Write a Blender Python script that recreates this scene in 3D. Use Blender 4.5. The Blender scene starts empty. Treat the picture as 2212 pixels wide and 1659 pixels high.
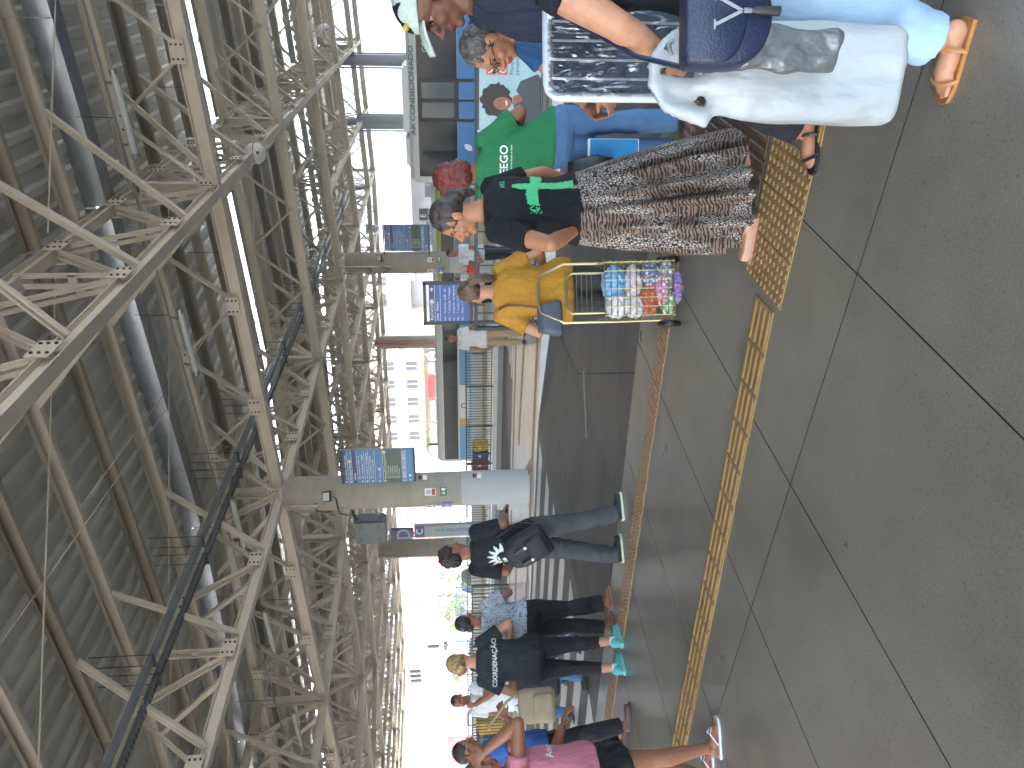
import bpy, bmesh, math, random
from mathutils import Vector, Matrix, noise
from mathutils.bvhtree import BVHTree
random.seed(7)
S = bpy.context.scene
C = S.collection
R_ = math.radians
PI = math.pi

# ------------------------------------------------------------------ camera (phone held sideways: the picture is turned a quarter)
F_PX, CU, CV = 1662.0, 829.5, 1106.0
CAM_H, PITCH, ROLL, YAW = 1.68, math.atan(149 / 1662), 0.0225, R_(28.7)
_rz = Matrix.Rotation(YAW, 3, 'Z')
_f = Vector((0, math.cos(PITCH), -math.sin(PITCH)))
_u = Vector((0, math.sin(PITCH), math.cos(PITCH)))
_r = Vector((1, 0, 0))
_R = _rz @ (_r * math.cos(ROLL) - _u * math.sin(ROLL))
_U = _rz @ (_u * math.cos(ROLL) + _r * math.sin(ROLL))
_F = _rz @ _f
cam_d = bpy.data.cameras.new('camera')
cam = bpy.data.objects.new('camera', cam_d)
C.objects.link(cam)
S.camera = cam
m = Matrix((-_U, _R, -_F)).transposed().to_4x4()
m.translation = Vector((0, 0, CAM_H))
cam.matrix_world = m
cam_d.sensor_width = 36.0
cam_d.lens = 36.0 * F_PX / 2212.0
cam_d.clip_start = 0.05
cam_d.clip_end = 3000

# ------------------------------------------------------------------ sky, sun, exposure
SUN_EL, SUN_AZ = 60.0, 235.0        # azimuth of the sun measured from +Y clockwise
W = bpy.data.worlds.new('World')
S.world = W
W.use_nodes = True
wn = W.node_tree.nodes
bg = wn['Background']
sky = wn.new('ShaderNodeTexSky')
sky.sky_type = 'NISHITA'
sky.sun_disc = False
sky.sun_elevation = R_(SUN_EL)
sky.sun_rotation = R_(SUN_AZ)
sky.air_density = 1.0
sky.dust_density = 4.0
sky.ozone_density = 0.2
W.node_tree.links.new(sky.outputs[0], bg.inputs[0])
bg.inputs[1].default_value = 0.15
sun_d = bpy.data.lights.new('sun', 'SUN')
sun_d.energy = 3.0
sun_d.angle = R_(0.6)
sun_d.color = (1.0, 0.95, 0.87)
sun = bpy.data.objects.new('sun', sun_d)
C.objects.link(sun)
sd = Vector((math.sin(R_(SUN_AZ)) * math.cos(R_(SUN_EL)), math.cos(R_(SUN_AZ)) * math.cos(R_(SUN_EL)), math.sin(R_(SUN_EL))))
sun.rotation_euler = sd.to_track_quat('Z', 'Y').to_euler()
sun.location = (0, 0, 40)
S.view_settings.view_transform = 'Standard'
S.view_settings.look = 'None'
S.view_settings.gamma = 1.0
S.view_settings.use_curve_mapping = False
S.view_settings.exposure = 4.1
S.render.engine = 'CYCLES'
S.cycles.max_bounces = 8
S.cycles.diffuse_bounces = 5
S.cycles.glossy_bounces = 3
S.cycles.transmission_bounces = 4
S.cycles.transparent_max_bounces = 8
S.cycles.caustics_reflective = False
S.cycles.caustics_refractive = False
S.cycles.sample_clamp_indirect = 6.0

# ------------------------------------------------------------------ materials
def lin(h):
    h = h.lstrip('#')
    o = []
    for i in (0, 2, 4):
        c = int(h[i:i + 2], 16) / 255
        o.append(c / 12.92 if c <= 0.04045 else ((c + 0.055) / 1.055) ** 2.4)
    return (o[0], o[1], o[2], 1)

MATS = {}
def mat(name, col, rough=0.6, metal=0.0, var=0.0, vscale=4.0, bump=0.0, bscale=60.0, stretch=(1, 1, 1), spec=0.5, alpha=1.0, trans=0.0, emit=0.0, col2=None, detail=4.0, spec_tint=None):
    if name in MATS:
        return MATS[name]
    M = bpy.data.materials.new(name)
    M.use_nodes = True
    nt = M.node_tree
    N, L = nt.nodes, nt.links
    b = N['Principled BSDF']
    c = lin(col) if isinstance(col, str) else tuple(col) + (1,)
    b.inputs['Base Color'].default_value = c
    b.inputs['Roughness'].default_value = rough
    b.inputs['Metallic'].default_value = metal
    b.inputs['Specular IOR Level'].default_value = spec
    b.inputs['Alpha'].default_value = alpha
    b.inputs['Transmission Weight'].default_value = trans
    if emit:
        b.inputs['Emission Color'].default_value = c
        b.inputs['Emission Strength'].default_value = emit
    if var or bump:
        tc = N.new('ShaderNodeTexCoord')
        mp = N.new('ShaderNodeMapping')
        mp.inputs['Scale'].default_value = stretch
        L.new(tc.outputs['Object'], mp.inputs['Vector'])
    if var:
        nz = N.new('ShaderNodeTexNoise')
        nz.inputs['Scale'].default_value = vscale
        nz.inputs['Detail'].default_value = detail
        nz.inputs['Roughness'].default_value = 0.65
        L.new(mp.outputs[0], nz.inputs['Vector'])
        rp = N.new('ShaderNodeValToRGB')
        rp.color_ramp.elements[0].position = 0.3
        rp.color_ramp.elements[1].position = 0.7
        c2 = lin(col2) if isinstance(col2, str) else (tuple(col2) + (1,) if col2 else tuple(min(1, x * (1 + var)) for x in c[:3]) + (1,))
        rp.color_ramp.elements[0].color = tuple(x * (1 - var) for x in c[:3]) + (1,)
        rp.color_ramp.elements[1].color = c2
        L.new(nz.outputs['Fac'], rp.inputs[0])
        L.new(rp.outputs[0], b.inputs['Base Color'])
    if bump:
        nb = N.new('ShaderNodeTexNoise')
        nb.inputs['Scale'].default_value = bscale
        nb.inputs['Detail'].default_value = 3
        L.new(mp.outputs[0], nb.inputs['Vector'])
        bp = N.new('ShaderNodeBump')
        bp.inputs['Strength'].default_value = min(1.0, bump)
        bp.inputs['Distance'].default_value = 0.01
        L.new(nb.outputs['Fac'], bp.inputs['Height'])
        L.new(bp.outputs[0], b.inputs['Normal'])
    MATS[name] = M
    return M

# ------------------------------------------------------------------ mesh building
class MB:
    def __init__(s):
        s.v, s.f, s.mi = [], [], []
    def add(s, vs, fs, mi=0):
        o = len(s.v)
        s.v += [tuple(x) for x in vs]
        s.f += [[i + o for i in f] for f in fs]
        s.mi += [mi] * len(fs)
        return s
    def box(s, c, d, rz=0.0, mi=0, M=None):
        x, y, z = d[0] / 2, d[1] / 2, d[2] / 2
        cs, sn = math.cos(rz), math.sin(rz)
        vs = []
        for k in (-1, 1):
            for i, j in ((-1, -1), (1, -1), (1, 1), (-1, 1)):
                p = Vector((i * x * cs - j * y * sn, i * x * sn + j * y * cs, k * z))
                if M is not None:
                    p = M @ p
                vs.append(p + Vector(c))
        return s.add(vs, [[3, 2, 1, 0], [4, 5, 6, 7], [0, 1, 5, 4], [1, 2, 6, 5], [2, 3, 7, 6], [3, 0, 4, 7]], mi)
    def bar(s, p, q, w, h=None, up=(0, 0, 1), mi=0):
        p, q = Vector(p), Vector(q)
        h = h or w
        d = (q - p).normalized()
        a = d.cross(Vector(up))
        if a.length < 1e-4:
            a = d.cross(Vector((0, 1, 0)))
        a.normalize()
        b = a.cross(d)
        vs = [e + a * i * w / 2 + b * j * h / 2 for e in (p, q) for i, j in ((-1, -1), (1, -1), (1, 1), (-1, 1))]
        return s.add(vs, [[3, 2, 1, 0], [4, 5, 6, 7], [0, 1, 5, 4], [1, 2, 6, 5], [2, 3, 7, 6], [3, 0, 4, 7]], mi)
    def tube(s, pts, r, n=8, mi=0, cap=True):
        pts = [Vector(p) for p in pts]
        rr = r if isinstance(r, (list, tuple)) else [r] * len(pts)
        rings = []
        ref = None
        for i, p in enumerate(pts):
            d = (pts[min(i + 1, len(pts) - 1)] - pts[max(i - 1, 0)]).normalized()
            if ref is None:
                ref = Vector((0, 0, 1)) if abs(d.z) < 0.9 else Vector((0, 1, 0))
            a = d.cross(ref)
            if a.length < 1e-4:
                a = d.cross(Vector((1, 0, 0)))
            a.normalize()
            b = a.cross(d)
            ref = b
            rings.append([p + (a * math.cos(2 * PI * k / n) + b * math.sin(2 * PI * k / n)) * rr[i] for k in range(n)])
        return s.rings(rings, cap, mi)
    def rings(s, rings, cap=True, mi=0):
        n = len(rings[0])
        vs = [p for r in rings for p in r]
        fs = []
        for i in range(len(rings) - 1):
            for k in range(n):
                fs.append([i * n + k, i * n + (k + 1) % n, (i + 1) * n + (k + 1) % n, (i + 1) * n + k])
        if cap:
            fs.append(list(range(n))[::-1])
            fs.append([(len(rings) - 1) * n + k for k in range(n)])
        return s.add(vs, fs, mi)
    def lathe(s, prof, c=(0, 0, 0), n=20, mi=0, M=None):
        rings = []
        for r, z in prof:
            ring = []
            for k in range(n):
                p = Vector((r * math.cos(2 * PI * k / n), r * math.sin(2 * PI * k / n), z))
                if M is not None:
                    p = M @ p
                ring.append(p + Vector(c))
            rings.append(ring)
        return s.rings(rings, True, mi)
    def prism(s, poly, o, ax, ay, depth, mi=0):
        o, ax, ay = Vector(o), Vector(ax), Vector(ay)
        nz = ax.cross(ay).normalized() * depth
        n = len(poly)
        a = [o + ax * x + ay * y for x, y in poly]
        vs = a + [p + nz for p in a]
        fs = [list(range(n))[::-1], [n + k for k in range(n)]] + [[k, (k + 1) % n, n + (k + 1) % n, n + k] for k in range(n)]
        return s.add(vs, fs, mi)
    def ell(s, c, r, n=16, m_=10, mi=0, M=None):
        c = Vector(c)
        rings = []
        vs = []
        for i in range(1, m_):
            t = PI * i / m_
            for k in range(n):
                p = Vector((r[0] * math.sin(t) * math.cos(2 * PI * k / n), r[1] * math.sin(t) * math.sin(2 * PI * k / n), -r[2] * math.cos(t)))
                vs.append((M @ p if M is not None else p) + c)
        lo, hi = Vector((0, 0, -r[2])), Vector((0, 0, r[2]))
        vs.append((M @ lo if M is not None else lo) + c)
        vs.append((M @ hi if M is not None else hi) + c)
        fs = []
        q = m_ - 1
        for i in range(q - 1):
            for k in range(n):
                fs.append([i * n + k, i * n + (k + 1) % n, (i + 1) * n + (k + 1) % n, (i + 1) * n + k])
        for k in range(n):
            fs.append([q * n, (k + 1) % n, k])
            fs.append([q * n + 1, (q - 1) * n + k, (q - 1) * n + (k + 1) % n])
        return s.add(vs, fs, mi)
    def mesh(s, name):
        me = bpy.data.meshes.new(name)
        me.from_pydata(s.v, [], s.f)
        me.update()
        return me
    def build(s, name, mats, parent=None, smooth=False, loc=None, rz=0.0, bevel=0.0):
        me = s.mesh(name)
        if not isinstance(mats, (list, tuple)):
            mats = [mats]
        for M in mats:
            me.materials.append(M)
        if len(mats) > 1:
            me.polygons.foreach_set('material_index', s.mi)
        if bevel:
            bm = bmesh.new()
            bm.from_mesh(me)
            bmesh.ops.bevel(bm, geom=[e for e in bm.edges if len(e.link_faces) == 2 and e.calc_face_angle(0) > 0.6], offset=bevel, segments=2, affect='EDGES', clamp_overlap=True)
            bm.to_mesh(me)
            bm.free()
        return link(me, name, parent, smooth, loc, rz)

def link(me, name, parent=None, smooth=False, loc=None, rz=0.0):
    if smooth:
        me.polygons.foreach_set('use_smooth', [True] * len(me.polygons))
        if smooth != 'all':
            try:
                me.set_sharp_from_angle(angle=R_(40))
            except Exception:
                pass
    o = bpy.data.objects.new(name, me)
    C.objects.link(o)
    if parent is not None:
        o.parent = parent
    if loc is not None:
        o.location = loc
    if rz:
        o.rotation_euler = (0, 0, rz)
    return o

def tag(o, label, cat, group=None):
    o['label'] = label
    o['category'] = cat
    if group:
        o['group'] = group
    return o
def thing(name, label, cat, loc=(0, 0, 0), rz=0.0, group=None):
    o = bpy.data.objects.new(name, None)
    C.objects.link(o)
    o.location = loc
    o.rotation_euler = (0, 0, rz)
    o.empty_display_size = 0.1
    return tag(o, label, cat, group)
def struct(o, kind='structure'):
    o['kind'] = kind
    return o
def copy_part(src, parent, M=None):
    c = src.copy()
    C.objects.link(c)
    c.parent = parent
    if M is not None:
        c.matrix_local = M
    return c

_font_cache = {}
def text_mb(txt, size, align='LEFT', bold=False):
    """letter shapes as (verts2d, faces)"""
    k = (txt, align)
    if k not in _font_cache:
        cu = bpy.data.curves.new('t', 'FONT')
        cu.body = txt
        cu.size = 1.0
        cu.align_x = align
        cu.resolution_u = 3
        cu.offset = 0.012
        o = bpy.data.objects.new('t', cu)
        me = bpy.data.meshes.new_from_object(o)
        vs = [(v.co.x, v.co.y) for v in me.vertices]
        fs = [list(p.vertices) for p in me.polygons]
        bpy.data.objects.remove(o)
        bpy.data.curves.remove(cu)
        bpy.data.meshes.remove(me)
        _font_cache[k] = (vs, fs)
    vs, fs = _font_cache[k]
    return [(x * size, y * size) for x, y in vs], fs
def put_text(mb, txt, o, ax, ay, size, align='LEFT', mi=0, sx=1.0):
    o, ax, ay = Vector(o), Vector(ax), Vector(ay)
    vs, fs = text_mb(txt, size, align)
    mb.add([o + ax * x * sx + ay * y for x, y in vs], fs, mi)
    return mb
def rect(mb, o, ax, ay, x0, y0, x1, y1, mi=0):
    o, ax, ay = Vector(o), Vector(ax), Vector(ay)
    return mb.add([o + ax * x0 + ay * y0, o + ax * x1 + ay * y0, o + ax * x1 + ay * y1, o + ax * x0 + ay * y1], [[0, 1, 2, 3]], mi)
def disc(mb, o, ax, ay, x, y, r, n=16, mi=0, r2=0.0):
    o, ax, ay = Vector(o), Vector(ax), Vector(ay)
    P = lambda a, q: o + ax * (x + math.cos(a) * q) + ay * (y + math.sin(a) * q)
    if r2 <= 0:
        return mb.add([P(2 * PI * k / n, r) for k in range(n)], [list(range(n))], mi)
    return mb.add([P(2 * PI * k / n, r) for k in range(n)] + [P(2 * PI * k / n, r2) for k in range(n)], [[k, (k + 1) % n, n + (k + 1) % n, n + k] for k in range(n)], mi)
def poly(mb, pts, o, ax, ay, mi=0):
    o, ax, ay = Vector(o), Vector(ax), Vector(ay)
    return mb.add([o + ax * x + ay * y for x, y in pts], [list(range(len(pts)))], mi)
# ------------------------------------------------------------------ shared materials
def floor_mat(name, base, dark, rough=0.38, speck=0.5, streak=False, grain=.2):
    M = bpy.data.materials.new(name)
    M.use_nodes = True
    N, L = M.node_tree.nodes, M.node_tree.links
    b = N['Principled BSDF']
    tc = N.new('ShaderNodeTexCoord')
    geo = N.new('ShaderNodeNewGeometry')
    mp = N.new('ShaderNodeMapping')
    mp.inputs['Scale'].default_value = (0.35, 1.6, 1) if streak else (1, 1, 1)
    L.new(geo.outputs['Position'], mp.inputs['Vector'])
    def nz(scale, det, vec=mp):
        n = N.new('ShaderNodeTexNoise')
        n.inputs['Scale'].default_value = scale
        n.inputs['Detail'].default_value = det
        n.inputs['Roughness'].default_value = 0.6
        L.new(vec.outputs[0], n.inputs['Vector'])
        return n
    def ramp(n, a, c, ca, cb):
        r = N.new('ShaderNodeValToRGB')
        r.color_ramp.elements[0].position = a
        r.color_ramp.elements[1].position = c
        r.color_ramp.elements[0].color = ca
        r.color_ramp.elements[1].color = cb
        L.new(n.outputs[0], r.inputs[0])
        return r
    big = ramp(nz(0.8, 4), 0.3, 0.7, lin(dark), lin(base))
    v = N.new('ShaderNodeTexVoronoi')
    v.inputs['Scale'].default_value = 34
    L.new(geo.outputs['Position'], v.inputs['Vector'])
    sp = ramp(v, 0.06, 0.22, (1 - speck,) * 3 + (1,), (1, 1, 1, 1))
    msk = ramp(nz(7, 3), 0.25, 0.8, (1, 1, 1, 1), (0, 0, 0, 1))
    mx = N.new('ShaderNodeMix'); mx.data_type = 'RGBA'; mx.blend_type = 'MIX'
    L.new(msk.outputs[0], mx.inputs[0]); L.new(sp.outputs[0], mx.inputs[6]); mx.inputs[7].default_value = (1, 1, 1, 1)
    mu = N.new('ShaderNodeMix'); mu.data_type = 'RGBA'; mu.blend_type = 'MULTIPLY'
    mu.inputs[0].default_value = 1.0
    L.new(big.outputs[0], mu.inputs[6]); L.new(mx.outputs[2], mu.inputs[7])
    fine = ramp(nz(90, 4, geo), 0.3, 0.7, (1 - grain,) * 3 + (1,), (1 + grain * .8,) * 3 + (1,))
    mu2 = N.new('ShaderNodeMix'); mu2.data_type = 'RGBA'; mu2.blend_type = 'MULTIPLY'
    mu2.inputs[0].default_value = 1.0
    L.new(mu.outputs[2], mu2.inputs[6]); L.new(fine.outputs[0], mu2.inputs[7])
    st = ramp(nz(2.3, 5, geo), 0.5, 0.78, (1, 1, 1, 1), (0.74, 0.74, 0.73, 1))
    mu3 = N.new('ShaderNodeMix'); mu3.data_type = 'RGBA'; mu3.blend_type = 'MULTIPLY'
    mu3.inputs[0].default_value = 1.0
    L.new(mu2.outputs[2], mu3.inputs[6]); L.new(st.outputs[0], mu3.inputs[7])
    L.new(mu3.outputs[2], b.inputs['Base Color'])
    rr = ramp(nz(1.7, 5), 0.3, 0.7, (rough - 0.02,) * 3 + (1,), (rough + 0.035,) * 3 + (1,))
    L.new(rr.outputs[0], b.inputs['Roughness'])
    bp = N.new('ShaderNodeBump'); bp.inputs['Strength'].default_value = 0.25; bp.inputs['Distance'].default_value = 0.004
    L.new(nz(55, 5, geo).outputs[0], bp.inputs['Height'])
    L.new(bp.outputs[0], b.inputs['Normal'])
    MATS[name] = M
    return M
m_floor = floor_mat('platform concrete', '#8c8678', '#736d61', 0.29, 0.65)
m_isl = floor_mat('island concrete', '#cfc8bc', '#bdb6aa', 0.3, 0.2)
m_road = floor_mat('road concrete', '#6f6863', '#544e4a', 0.5, 0.3, True, .5)
m_joint = mat('joint filler', '#1d1b1a', 0.8)
m_street = mat('street asphalt', '#76736f', 0.8, var=0.15, vscale=0.7)
m_kerb = mat('kerb paint', '#c4c6c6', 0.7, var=0.12, vscale=3, bump=0.2, bscale=30)
m_paint = mat('road paint', '#d8d6d0', 0.34, var=0.16, vscale=5, bump=0.1, col2='#e3e1db')
m_tile = mat('tactile mustard', '#9a7a4c', 0.45, var=0.22, vscale=9, bump=0.15, bscale=80)
m_tile_b = mat('tactile tan', '#987757', 0.36, var=0.2, vscale=9, bump=0.15, bscale=80)
m_tile_d = mat('tactile brown', '#5f4733', 0.5, var=0.2, vscale=9, bump=0.15, bscale=80)
m_beige = mat('beige steel paint', '#d9d3c5', 0.5, var=0.10, vscale=1.3, bump=0.05, bscale=15)
m_bolt = mat('bolt steel', '#4a4238', 0.5, 0.6)
m_sheet = mat('zinc roof sheet', '#d6d7d2', 0.55, 0.0, var=0.10, vscale=0.8, stretch=(1, 0.2, 1))
m_galv = mat('galvanised steel', '#9aa0a3', 0.35, 0.8, var=0.15, vscale=6)
m_dkmet = mat('dark steel', '#45484c', 0.42, 0.55, var=0.12, vscale=5)
m_conc = mat('column concrete', '#a19c92', 0.8, var=0.16, vscale=2.2, bump=0.35, bscale=22, stretch=(1, 1, 2.5), detail=8)
m_concp = mat('column grey paint', '#b0b3b5', 0.6, var=0.06, vscale=3, bump=0.1, bscale=30)
m_black = mat('black plastic', '#17181a', 0.45)
m_white = mat('white plastic', '#dcdcda', 0.4)
m_fence = mat('fence dark paint', '#33363a', 0.45, 0.3, var=0.1, vscale=8)
m_red = mat('red paint', '#c8343a', 0.4)
m_glass = mat('dark glass', '#1a2025', 0.1, 0.0, spec=0.3)
m_glassl = mat('window glass', '#6f7c84', 0.08, 0.0, spec=0.7)

# ------------------------------------------------------------------ ground, roads, platforms
ROAD_Z = -0.17
g = MB()
g.add([(-900, -300, -1.2), (900, -300, -1.2), (900, 1800, -1.2), (-900, 1800, -1.2)], [[0, 1, 2, 3]])
struct(g.build('ground', m_street))

def clip(poly_, ax, lim, sgn):
    out = []
    for i in range(len(poly_)):
        p, q = poly_[i], poly_[(i + 1) % len(poly_)]
        a, b = (p[ax] - lim) * sgn, (q[ax] - lim) * sgn
        if a >= 0:
            out.append(p)
        if (a >= 0) != (b >= 0):
            t = a / (a - b)
            out.append((p[0] + (q[0] - p[0]) * t, p[1] + (q[1] - p[1]) * t))
    return out
EDGE_Y = 5.86
plat = MB().box((-4, -13.07, -0.62), (80, 37.86, 1.21)).build('platform_floor', [m_joint])
struct(plat)
kb = MB().box((-4, EDGE_Y - 0.0, -0.60), (80, 0.02, 1.19))
kb.build('kerb_face', m_kerb, plat)
ang = R_(-6)
cs, sn = math.cos(ang), math.sin(ang)
xs = [-26, -24, -22, -20, -18, -16, -14, -12, -10, -8.2, -7.2, -6.2, -5.2, -4.25, -3.12, -2.2, -1.06, 0.0, 1.05, 2.1, 3.2, 5, 7, 9, 11, 13]
xs = [x + 2.2 for x in xs]
ys = [-10, -5.5, -2.9, 0.0, 6.5]
for i in range(len(xs) - 1):
    for j in range(len(ys) - 1):
        gp = 0.003
        q = [(xs[i] + gp, ys[j] + gp), (xs[i + 1] - gp, ys[j] + gp), (xs[i + 1] - gp, ys[j + 1] - gp), (xs[i] + gp, ys[j + 1] - gp)]
        q = [(-2.2 + x * cs - y * sn, 2.93 + x * sn + y * cs) for x, y in q]
        for ax, lim, sg in ((0, -28, 1), (0, 12, -1), (1, -7, 1), (1, EDGE_Y, -1)):
            q = clip(q, ax, lim, sg)
            if len(q) < 3:
                break
        if len(q) < 3:
            continue
        sb = MB().prism(q, (0, 0, -0.011), (1, 0, 0), (0, 1, 0), 0.011)
        sb.mi = [1, 0] + [1] * len(q)
        sb.build('slab', [m_floor, m_joint], plat)

# tactile paving: one tile mesh of each kind, shared
TS = 0.25
def guide_tile():
    b = MB().box((0, 0, 0.003), (TS - 0.003, TS - 0.003, 0.006))
    for k in range(4):
        y = (k - 1.5) * 0.062
        pr = [(-0.118, y), (-0.104, y - 0.019), (0.104, y - 0.019), (0.118, y), (0.104, y + 0.019), (-0.104, y + 0.019)]
        pt = [(-0.106, y), (-0.098, y - 0.011), (0.098, y - 0.011), (0.106, y), (0.098, y + 0.011), (-0.098, y + 0.011)]
        b.rings([[Vector((x, yy, 0.006)) for x, yy in pr], [Vector((x, yy, 0.012)) for x, yy in pt]])
    return b
def dome_tile(n=5):
    b = MB().box((0, 0, 0.003), (TS - 0.004, TS - 0.004, 0.006))
    for i in range(n):
        for j in range(n):
            x, y = (i - (n - 1) / 2) * TS / n, (j - (n - 1) / 2) * TS / n
            b.rings([[Vector((x + math.cos(2 * PI * k / 8) * r, y + math.sin(2 * PI * k / 8) * r, z)) for k in range(8)] for r, z in ((0.0165, 0.006), (0.013, 0.0105), (0.007, 0.0118))])
    return b
mg = guide_tile().mesh('guide_tile'); mg.materials.append(m_tile)
md = dome_tile().mesh('warning_tile'); md.materials.append(m_tile)
mdb = md.copy(); mdb.materials.clear(); mdb.materials.append(m_tile_b)
mgb = guide_tile().mesh('guide_tile'); mgb.materials.append(m_tile_d)
def tile(me, x, y, rz=0.0, z=0.0015):
    o = bpy.data.objects.new('tactile_tile', me)
    C.objects.link(o)
    o.parent = plat
    o.location = (x, y, z)
    o.rotation_euler = (random.uniform(-.002, .002), random.uniform(-.002, .002), rz)
x = -1.64
while x > -16:
    tile(mg, x, 3.585 + random.uniform(-.004, .004))
    x -= TS
x = -0.55
while x < 4:
    tile(mg, x, 3.455 - 0.02 * (x + .55))
    x += TS
for i in range(3):
    for j in range(2):
        a = R_(-4)
        px, py = (i - 1) * TS, (j - 0.5) * TS
        tile(md, -1.09 + px * math.cos(a) - py * math.sin(a), 3.62 + px * math.sin(a) + py * math.cos(a), a)
for j in range(6):
    for i in range(2):
        tile(mgb, -0.97 + i * TS + j * 0.012, 4.02 + j * TS, R_(90 - 4))
x = -2.5
while x > -17:
    tile(mdb, x, 5.19 + (-2.5 - x) * 0.045 * (1 if x > -7 else 0) + (0.2 if x <= -7 else 0))
    x -= TS
x = -2.25
while x < 4:
    tile(mdb, x, 5.18)
    x += TS

# road with a raised crossing
def zroad(x):
    if x > -5.0 or x < -17.5:
        return ROAD_Z
    if x > -7.2:
        return ROAD_Z + (0.155) * (-5.0 - x) / 2.2
    if x > -15:
        return -0.015
    return ROAD_Z + 0.155 * (x + 17.5) / 2.5
rd = MB()
rx = [-70, -17.5, -15, -7.2, -5.0, 30]
for i in range(5):
    a, b = rx[i], rx[i + 1]
    rd.add([(a, EDGE_Y + .012, zroad(a)), (b, EDGE_Y + .012, zroad(b)), (b, 11.76, zroad(b)), (a, 11.76, zroad(a))], [[0, 1, 2, 3]])
struct(rd.build('bus_road', m_road))
mk = MB()
for k, y in enumerate([6.15, 6.95, 7.75, 8.6, 9.45, 10.32, 11.25]):
    x0, x1 = -7.55 - 0.05 * k * 0 - (0.35 if k == 0 else 0), -13.5
    z = -0.011
    mk.add([(x1, y - .2, z), (x0, y - .2, z), (x0 + .12, y + .2, z), (x1, y + .2, z)], [[0, 1, 2, 3]])
mk2 = MB()
mk2.add([(-4.7, 8.9, ROAD_Z + .004), (-4.62, 8.83, ROAD_Z + .004), (-5.3, 8.18, zroad(-5.3) + .004), (-5.36, 8.28, zroad(-5.36) + .004)], [[0, 1, 2, 3]])
struct(mk.build('crossing_stripes', m_paint))
struct(mk2.build('lane_line', mat('worn road paint', '#a5a19b', .6, var=.35, vscale=12)))
crk = MB()
for pts in ([(-3.2, 6.0), (-4.9, 9.2), (-5.2, 11.7)], [(-6.9, 5.9), (-6.6, 8.2), (-6.2, 11.7)], [(-1.6, 5.9), (-2.0, 11.7)]):
    for p, q in zip(pts[:-1], pts[1:]):
        d = Vector((q[0] - p[0], q[1] - p[1], 0)).normalized()
        n = Vector((-d.y, d.x, 0)) * .006
        z0, z1 = zroad(p[0]) + .004, zroad(q[0]) + .004
        crk.add([(p[0] - n.x, p[1] - n.y, z0), (q[0] - n.x, q[1] - n.y, z1), (q[0] + n.x, q[1] + n.y, z1), (p[0] + n.x, p[1] + n.y, z0)], [[0, 1, 2, 3]])
struct(crk.build('road_joint', m_joint))

isl = struct(MB().box((-20, 14.03, -0.6), (100, 4.54, 1.2)).build('island_platform', m_isl))
MB().box((-20, 11.752, -0.604), (99.9, 0.02, 1.2)).build('kerb_face', m_kerb, isl)
for y, w in ((12.2, .25), (15.75, .25)):
    for x0 in range(-16, 2):
        MB().box((x0 * 2.0 + 1, y, 0.004), (1.99, w, 0.008)).build('tactile_strip', m_tile, isl)
for x0, y0, x1, y1 in ((-6.0, 14.1, -9.5, 14.6), (-8.6, 12.4, -11.9, 15.6), (-12, 14.2, -20, 14.2)):
    MB().bar((x0, y0, .004), (x1, y1, .004), .25, .008).build('tactile_strip', m_tile, isl)
rd2 = MB().add([(-70, 16.3, ROAD_Z), (30, 16.3, ROAD_Z), (30, 20.9, ROAD_Z), (-70, 20.9, ROAD_Z)], [[0, 1, 2, 3]])
rd2.add([(-6.5, 20.9, ROAD_Z), (30, 20.9, ROAD_Z - .0), (30, 28.4, ROAD_Z - .17), (-6.5, 28.4, ROAD_Z - .17)], [[0, 1, 2, 3]])
struct(rd2.build('second_bus_road', m_road))
mk = MB()
for y in (17.0, 17.6, 18.2, 18.8, 19.4):
    mk.box((-6.9 + (y - 17) * .15, y, ROAD_Z + .004), (6.2 - (y - 17) * .1, .3, .004))
struct(mk.build('second_crossing_stripes', m_paint))
isd = struct(MB().box((-34.25, 24.4, -0.6), (55.5, 6.98, 1.2)).build('far_island_platform', m_isl))
MB().box((-34.2, 20.902, -0.605), (55.4, 0.02, 1.2)).build('kerb_face', mat('kerb grey', '#8a8987', .75, var=.1), isd)
MB().box((-34.2, 21.05, 0.05), (55.4, 0.22, 0.1)).build('kerb_upstand', m_kerb, isd)

# ------------------------------------------------------------------ canopy roof
ZB0, ZT0 = 4.95, 6.15
def zb(x, y=24.0):
    if x > -9.35:
        return ZB0 + 0.05 * (x + 9.35)
    k = max(0.0, min(1.0, 1 - (y - 12.7) / 11.0))
    return ZB0 + 0.048 * k * max(x + 9.35, -12)
def zt(x):
    return ZT0 + 0.06 * max(0.0, x + 9.35)
roof = thing('canopy_roof', 'beige steel truss canopy roof with grey ribbed sheets over the bus platforms', 'roof')
def hbeam(b, p, q, w, h, t=0.016):
    p, q = Vector(p), Vector(q)
    d = (q - p).normalized()
    a = d.cross(Vector((0, 0, 1))).normalized()
    up = a.cross(d)
    b.bar(p + up * (h / 2 - t / 2), q + up * (h / 2 - t / 2), w, t)
    b.bar(p - up * (h / 2 - t / 2), q - up * (h / 2 - t / 2), w, t)
    b.bar(p, q, t * 1.2, h - 2 * t)
def cbeam(b, p, q, w, h, t=0.012, flip=1):
    p, q = Vector(p), Vector(q)
    d = (q - p).normalized()
    a = d.cross(Vector((0, 0, 1))).normalized() * flip
    up = a.cross(d).normalized()
    b.bar(p - a * (w / 2 - t / 2), q - a * (w / 2 - t / 2), t, h)
    for s in (-1, 1):
        b.bar(p + up * s * (h / 2 - t / 2) + a * t / 2, q + up * s * (h / 2 - t / 2) + a * t / 2, w - t, t)
        b.bar(p + up * s * (h / 2 - .03) + a * (w / 2 - t / 2), q + up * s * (h / 2 - .03) + a * (w / 2 - t / 2), t, .045)
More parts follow.
